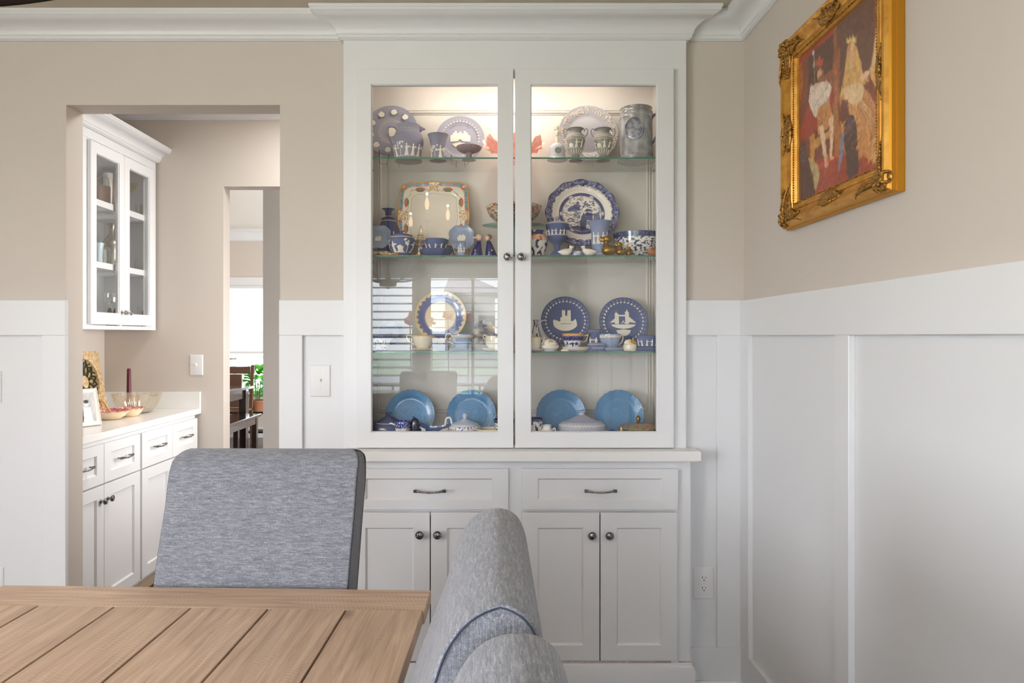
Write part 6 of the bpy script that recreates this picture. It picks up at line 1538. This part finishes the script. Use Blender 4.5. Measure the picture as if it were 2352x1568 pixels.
o = pot('serving_dish', 'cream dish with a navy foot beside the middle stile, cabinet floor', 'dish', 1122, 2.64, 3, [(20, 1012), (21, 1000), (24, 991), (31, 986), (31, 984)], CREAM); rimband(o, o.h(993), .004, m=NAVY)
o = pot('willow_mug', 'dark blue patterned mug behind the middle stile, cabinet floor', 'cup', 1158, 2.66, 3, [(20, 1012), (21, 1000), (23, 975), (24, 962)], VG, colf=willow_c(.012, 15, .09))
o = pot('willow_mug', 'white mug with navy brushwork and a dark inside, right of the middle stile', 'cup', 1224, 2.65, 3, [(17, 1012), (19, 1000), (21, 980), (22.5, 965), (22.5, 960)], VG, colf=willow_c(.004, 21, .09, 3.5, 44))
o = pot('small_jug', 'little white jug with a looped handle beside the navy mug', 'jug', 1256, 2.64, 3, [(10, 1012), (13, 1002), (14, 990), (10, 981), (11, 976)], PORC); handle(o, [(1266, 990), (1274, 983), (1275, 993), (1268, 1001)], .003, PORC)
o = pot('tureen', 'pale grey tureen with a cream vine border on its lid', 'tureen', 1336, 2.69, 3, [(38, 1012), (46, 1004), (54, 996), (58, 989), (58, 987)], mat('pale_grey_lavender', (176, 178, 194), .4, coat=.3), open_=False)
b = MB(); z = o.top; w_ = YB_/F
lp_ = [(0, z), (57*w_, z), (56.5*w_, z+4*w_), (52*w_, z+13*w_), (46*w_, z+20*w_), (34*w_, z+23*w_), (25*w_, z+27*w_), (12*w_, z+33*w_), (7*w_, z+35*w_), (6*w_, z+40*w_), (10*w_, z+43*w_), (10*w_, z+44.5*w_), (0, z+45*w_)]
b.lathe(lp_, 60); b.build('lid', bpy.data.materials['pale_grey_lavender'], o.t, world=False)
lid = Pot(); lid.t = o.t
def lrf(zz):
    for (r0, a), (r1, c) in zip(lp_[1:-1], lp_[2:]):
        if a <= zz <= c and c > a: return r0+(r1-r0)*(zz-a)/(c-a)
    return .09
lid.rf = lrf; garland(lid, z+13*w_, 46, .0068, 'vine_border', CREAM, rows=1); squash(o.t, .72)
b = MB(); b.ell((0, 0, .5), (.0, .0, .0), 4, 3) if False else None
t = thing('flower_ball', 'small cobalt and white porcelain flower ball by the tureen', 'ornament', (UX(1407, 2.66), 2.66, SZ[3])); b = MB(); rr = random.Random(8)
w_ = 2.66/F; b.lathe([(0, 0), (.016, 0), (.020, .010), (.022, .022), (0, .026)], 24); b.build('base', mat('pale_violet_glaze', (150, 156, 196), .2, coat=.5), t, world=False)
b = MB()
for k in range(60):
    a, e = rr.uniform(0, 2*PI), rr.uniform(-.2, 1.5); c = Vector((.022*math.cos(a)*math.cos(e), .022*math.sin(a)*math.cos(e), .030+.018*math.sin(e))); b.ell(c, (.005, .005, .004), 6, 4)
b.build('petals', NAVY, t, world=False, kind='stuff')
def green(a, z, r): n = nz3(a*6, z*90, 3); return lin((66, 108, 74)) if n < .32 else (lin((196, 120, 84)) if n > .42 else lin((130, 160, 120)))
o = pot('green_box', 'round green painted box with a brass finial, right end of cabinet floor', 'box', 1466, 2.69, 3, [(43, 1012), (44, 1006), (44, 985), (44.5, 982)], VG, colf=green, open_=False, sm=False)
b = MB(); z = o.top; w_ = YB_/F; b.lathe(dens([(0, z), (45*w_, z), (45*w_, z+3*w_), (36*w_, z+8*w_), (20*w_, z+12*w_), (0, z+13.5*w_)], .003), 90, colf=lambda a, zz, r: lin((150, 146, 104)) if nz3(r*90*math.cos(a), r*90*math.sin(a), 2) < .1 else lin((176, 96, 74))); b.build('lid', VG, o.t, world=False)
b = MB(); b.lathe([(0, z+13*w_), (5*w_, z+13.5*w_), (4*w_, z+15*w_), (5.2*w_, z+19*w_), (5*w_, z+23*w_), (3*w_, z+27*w_), (0, z+29*w_)], 20); b.build('finial', BRASS, o.t, world=False)
o = pot('scent_bottle', 'tiny white bottle with a gold stopper before the green box', 'bottle', 1427, 2.63, 3, [(8, 1012), (9, 1004), (7, 994), (3.5, 990), (3.5, 987)], PORC, open_=False); b = MB(); z = o.top; b.lathe([(0, z), (.006, z), (.0065, z+.006), (.004, z+.011), (0, z+.013)], 16); b.build('stopper', GILT, o.t, world=False)
for i, (px, c) in enumerate(((1441, (196, 170, 150)), (1474, (206, 120, 96)), (1504, (206, 150, 104)))):
    t = thing('sea_shell', ['pale spiral shell at the front of the cabinet floor', 'red and pink spiral shell in front of the green box', 'orange spiral shell at the far right of the cabinet floor'][i], 'shell', (UX(px, 2.625), 2.625, SZ[3])); b = MB()
    b.lathe([(0, 0), (.009, .002), (.0125, .010), (.0105, .014), (.0115, .018), (.0085, .024), (.009, .027), (.0055, .033), (.0055, .035), (.001, .044), (0, .045)], 20); b.build('spiral_shell', mat('shell_%d' % i, c, .35, var=.6, vscale=120), t, world=False)

# ================================================================= PANTRY COUNTER AND WALL CABINET CONTENTS
ZW = zc0
# carved plaque leaning on the left wall
t = thing('carved_plaque', 'cream carved plaque with a dark green lattice oval leaning on the wall', 'plaque', (-2.27, 3.84, ZW), PI/2)
PW, PH = .34, .345; tl_ = math.atan2(.062, PH)
def qm(a, c, h): return Vector((a, (c)*math.sin(tl_)-h*math.cos(tl_)-.0, c*math.cos(tl_)+h*math.sin(tl_)))
b = MB()
def elp(rx, ry, h, n=48): return [qm(rx*math.cos(2*PI*k/n), PH/2+ry*math.sin(2*PI*k/n), h) for k in range(n)]
def rcp(h, i=0, n=48):
    out = []
    for k in range(n):
        a = 2*PI*k/n; c, s_ = math.cos(a), math.sin(a); m_ = max(abs(c)/(PW/2-i), abs(s_)/(PH/2-i)); out.append(qm(c/m_, PH/2+s_/m_, h))
    return out
b.rings([rcp(0), rcp(.016), rcp(.018, .004), elp(.138, .148, .018), elp(.132, .142, .024), elp(.122, .132, .020), elp(.120, .130, .004)]); b.build('carved_border', mat('carved_cream_wood', (236, 212, 172), .6, var=.5, vscale=70, bump=.7, bscale=90, var2=(196, 158, 108)), t, world=False, angle=40)
b = MB(); ids = [b.av(p) for p in elp(.1205, .1305, .0042)]; b.face(ids); b.build('oval_back', mat('plaque_back', (196, 170, 128), .8), t, world=False, smooth=False)
b = MB()
for k in range(12):
    an = 2*PI*k/12
    for s_ in (-1, 1):
        pts = []
        for q in range(11):
            f = q/10; rr_ = .03+.09*f; a2 = an+s_*.22*math.sin(PI*f*1.3); pts.append(qm(rr_*math.cos(a2), PH/2+rr_*1.08*math.sin(a2), .009))
        b.tube(pts, .0042, 6)
    pts = [qm((.095+.014*math.cos(t_))*math.cos(an+.26)+.0*t_, PH/2+(.103+.014*math.sin(t_))*math.sin(an+.26), .009) for t_ in [i*.6 for i in range(11)]]; b.tube(pts, .0035, 6)
b.build('lattice', mat('dark_green_lattice', (58, 58, 34), .45), t, world=False)
b = MB(); b.rings([elp(.030, .036, .006, 24), elp(.030, .036, .014, 24), elp(.020, .026, .018, 24)], True, False, True); b.build('centre_boss', bpy.data.materials['carved_cream_wood'], t, world=False)
# small white photo frame
t = thing('photo_frame', 'small ornate white photo frame on the worktop by the doorway', 'frame', (-1.93, 3.235, ZW), 1.05)
b = MB()
def qf(a, c, h): return Vector((a, c*.25-h*.97, c*.97+h*.25))
def rf_(w_, h_, hh, i=0): return [qf(-w_/2+i, i, hh), qf(w_/2-i, i, hh), qf(w_/2-i, h_-i, hh), qf(-w_/2+i, h_-i, hh)]
b.rings([rf_(.15, .18, 0), rf_(.15, .18, .012), rf_(.15, .18, .015, .006), rf_(.15, .18, .013, .016), rf_(.15, .18, .008, .022)]); b.build('frame', PORC, t, world=False)
b = MB()
for k in range(26):
    for (x, z) in ((-.07+.14*k/25, .004), (-.07+.14*k/25, .176)): b.ell(qf(x, z, .014), (.0045, .004, .004), 6, 4)
    for (x, z) in ((-.071, .005+.17*k/25), (.071, .005+.17*k/25)): b.ell(qf(x, z, .014), (.004, .004, .0045), 6, 4)
b.build('beaded_edge', PORC, t, world=False, kind='stuff')
pcv = Cv(50, 60, (210, 210, 210)); pcv.put(pcv.noise(4, 2), (120, 120, 122), .7)
for cx_ in (.35, .66): pcv.ell(cx_, .36, .10, .10, (226, 222, 220)); pcv.ell(cx_, .30, .11, .07, (50, 50, 52)); pcv.poly([(cx_-.2, 1), (cx_-.15, .5), (cx_+.15, .5), (cx_+.2, 1)], (40, 40, 44) if cx_ < .5 else (230, 230, 230))
b = MB(); rows = []; cols = []
for j in range(41): rows.append([qf(-.055+.11*i/32, .020+.14*j/40, .009) for i in range(33)]); cols.append([pcv.get(i/32, 1-j/40) for i in range(33)])
b.rings(rows, False, cols=cols); b.build('black_and_white_photo', VM_, t, world=False)
b = MB(); b.rings([rf_(.15, .18, .0), rf_(.15, .18, -.003, .003)], True, False, True); b.tube([(0, .035, .10), (0, .075, .002)], .004, 6); b.build('easel_back', M_BLKMETAL, t, world=False)
# candle
cY = 3.93; t = thing('taper_candle', 'burgundy taper candle standing behind the glass bowl', 'candle', (UX(296, cY), cY, ZW)); b = MB(); b.lathe([(0, .012), (.0135, .012), (.0135, .018), (.0105, UZ(846, cY)-ZW-.006), (.008, UZ(846, cY)-ZW), (0, UZ(846, cY)-ZW-.002)], 20); b.build('wax', mat('burgundy_wax', (88, 26, 44), .35), t, world=False)
b = MB(); b.lathe([(0, 0), (.038, 0), (.040, .005), (.018, .010), (.018, .028), (.0145, .028), (.0145, .012), (0, .012)], 24); b.build('holder', PORC, t, world=False)
# ribbed glass bowl
bY = 3.83; X0 = UX(315, bY); t = thing('glass_bowl', 'wide ribbed glass bowl beside the candle on the pantry worktop', 'bowl', (X0, bY, ZW)); w_ = bY/F
b = MB(); rib = lambda a, z: 1+(.022*math.cos(30*a) if .01 < z < .07 else 0)
b.lathe([(0, 0), (26*w_, 0), (29*w_, .002), (36*w_, .022), (44*w_, .052), (50*w_, .080), (52.5*w_, .105), (53*w_, .108), (51.5*w_, .106), (43*w_, .055), (34*w_, .024), (25*w_, .006), (0, .005)], 240, wob=rib); b.build('ribbed_bowl', glass('ribbed_glass', (.965, .94, .885), .15, .04), t, world=False)
# two leaf dishes
for i, (px, Y, rx, ry) in enumerate(((296, 3.66, .062, .055), (246, 3.53, .090, .075))):
    t = thing('leaf_dish', ['smaller cream dish with a ruffled pink rim, tucked behind', 'larger cream dish with a ruffled pink rim and gold handle'][i], 'dish', (UX(px, Y), Y, ZW), 0, 'pink-rimmed cream dishes')
    b = MB(); rows = []; cols = []
    for f, z in ((0, 0), (.5, 0), (.6, .004), (.8, .02), (.93, .038), (1, .046), (.97, .047), (.85, .035), (.6, .014), (.3, .008), (0, .008)):
        row = []; cr = []
        for k in range(120):
            a = 2*PI*k/120; q = 1+.05*math.cos(14*a)*max(0, f-.8)*5*.5; row.append((rx*1.25*f*q*math.cos(a), ry*1.15*f*q*math.sin(a), z+.003*math.cos(14*a)*max(0, f-.8)*5))
            cr.append(lin((206, 120, 124)) if f > .94 or (len(rows) > 6 and f > .8 and nz3(a*5, f*9, i) > -.1) else lin((236, 214, 180)))
        rows.append(row); cols.append(cr)
    b.rings(rows, True, cols=cols); b.build('ruffled_dish', VG, t, world=False)
    if i == 1:
        b = MB(); b.tube(spline([(-.072, .0, .046), (-.070, .0, .075), (-.045, 0, .098), (-.015, .0, .085), (.0, 0, .060), (.018, 0, .038)], 6), .0055, 8); b.tube(spline([(-.045, 0, .098), (-.03, .004, .07), (-.045, .004, .055)], 5), .0035, 6); b.build('twisted_handle', mat('cream_gold_handle', (214, 170, 104), .25, .3, coat=.5), t, world=False)
# --- contents of the wall cabinet
def wc_item(px, py_top, X, shelf, prof, m, name, label, cat, group=None, wall=.0018, open_=True, **kw):
    Y = X*F/(px-1130); z = [SHP[0], SHP[1], SHP[2]][shelf]; t = thing(name, label, cat, (X, Y, z), 0, group); h = UZ(py_top, Y)-z
    P = smooth_prof([(r, f*h) for r, f in prof]); full = [(0, 0)]+P
    if open_: inn = [(max(.0005, r-wall), z_) for r, z_ in P if z_ > .004][::-1]; full += inn+[(0, inn[-1][1])]
    elif P[-1][0] > 0: full += [(0, P[-1][1])]
    b = MB(); b.lathe(full, kw.get('seg', 32), wob=kw.get('wob')); b.build('body', m, t, world=False); t['h'] = h; del t['h']; return t, h
GLS = 'clear glassware in the pantry cabinet'
TAUPE = mat('taupe_pottery', (170, 150, 138), .6); SILV = mat('tarnished_silver', (176, 170, 158), .3, .8, var=.3, vscale=50); PBLUE = mat('pale_blue_opaline', (196, 216, 224), .25, coat=.4)
t, h = wc_item(236, 428, -2.10, 0, [(.035, 0), (.037, .1), (.038, .9), (.036, 1)], mat('pinkish_pottery', (196, 172, 156), .7), 'pottery_basket', 'pinkish pottery basket with a hooped handle, top shelf of the pantry cabinet', 'basket')
b = MB(); b.tube([(-.034, 0, h), (-.030, 0, h+.04), (0, 0, h+.06), (.030, 0, h+.04), (.034, 0, h)], .003, 6); b.build('handle', CREAM, t, world=False)
wc_item(248, 398, -2.17, 0, [(.020, 0), (.022, .5), (.024, 1)], PORC, 'tall_vase', 'tall plain white cylinder vase, top shelf of the pantry cabinet', 'vase')
wc_item(263, 418, -2.20, 0, [(.02, 0), (.012, .2), (.035, .6), (.045, .95), (.044, 1)], TAUPE, 'pottery_vase', 'taupe pottery vase beside the hinge side stile, pantry cabinet top shelf', 'vase')
wc_item(309, 425, -2.14, 0, [(.034, 0), (.010, .06), (.006, .35), (.010, .5), (.045, .72), (.062, .95), (.062, 1)], glass('pale_yellow_glass', (.90, .90, .70), .14), 'glass_compote', 'pale yellow glass compote behind the right pantry cabinet door', 'compote')
for i, (px, X) in enumerate(((318, -2.08), (326, -2.10))): wc_item(px, 470, X, 0, [(.016, 0), (.013, .2), (.018, .6), (.022, 1)], CLEAR, 'glass_tumbler', ['small clear glass left of its twin, right pantry door, top shelf', 'small clear glass right of its twin, right pantry door, top shelf'][i], 'glass', GLS)
wc_item(257, 513, -2.18, 1, [(.026, 0), (.018, .06), (.030, .2), (.044, .42), (.046, .58), (.024, .72), (.016, .8), (.020, .92), (.030, 1)], SILV, 'silver_vase', 'tarnished silver baluster vase, middle shelf of the pantry cabinet', 'vase')
wc_item(227, 558, -2.08, 1, [(.020, 0), (.017, .3), (.020, .7), (.026, 1)], PBLUE, 'opaline_tumbler', 'pale blue opaline tumbler, far left on the middle pantry shelf', 'glass')
wc_item(234, 572, -2.16, 1, [(.018, 0), (.024, .5), (.020, 1)], PORC, 'small_pot', 'small white pot behind the blue tumbler, middle pantry shelf', 'pot')
for i, px in enumerate((243, 251, 265)): wc_item(px, [568, 572, 582][i], -2.07, 1, [(.018, 0), (.019, .3), (.024, 1)], CLEAR, 'glass_tumbler', ['clear glass tumbler in front of the silver vase, leftmost', 'clear glass tumbler in front of the silver vase, middle', 'short clear glass tumbler right of the silver vase'][i], 'glass', GLS)
Y = -2.10*F/(317-1130); t = thing('glass_swan', 'clear glass swan on the middle shelf behind the right pantry door', 'figurine', (-2.10, Y, SHP[1]), PI/2)
b = MB(); b.ell((0, 0, .017), (.040, .022, .017), 20, 10); b.tube(spline([(-.025, 0, .02), (-.036, 0, .045), (-.028, 0, .070), (-.015, 0, .074), (-.012, 0, .060)], 5), [.007]*5+[.005]*16, 8); b.build('body', CLEAR, t, world=False)
SILD = mat('dark_pewter_trinket', (96, 88, 82), .3, .8)
for i, px in enumerate((252, 266)): wc_item(px, 707, -2.08, 2, [(.018, 0), (.020, .4), (.012, .8), (.006, 1)], SILD, 'pewter_trinket', ['dark pewter trinket at the cabinet foot, left of two', 'dark pewter trinket at the cabinet foot, right of two'][i], 'ornament', 'pewter trinkets', open_=False)
wc_item(255, 672, -2.20, 2, [(.030, 0), (.006, .06), (.005, .45), (.030, .62), (.040, .85), (.036, 1)], CLEAR, 'wine_glass', 'stemmed clear glass at the back of the lowest pantry shelf', 'glass')
wc_item(318, 703, -2.08, 2, [(.024, 0), (.020, .3), (.014, .6), (.006, .75), (.008, .9), (.003, 1)], CLEAR, 'glass_bell', 'clear glass bell on the lowest shelf behind the right pantry door', 'bell')
wc_item(334, 713, -2.06, 2, [(.020, 0), (.022, .5), (.018, 1)], SILD, 'napkin_ring', 'dark metal ring low at the right edge of the pantry cabinet', 'ornament')
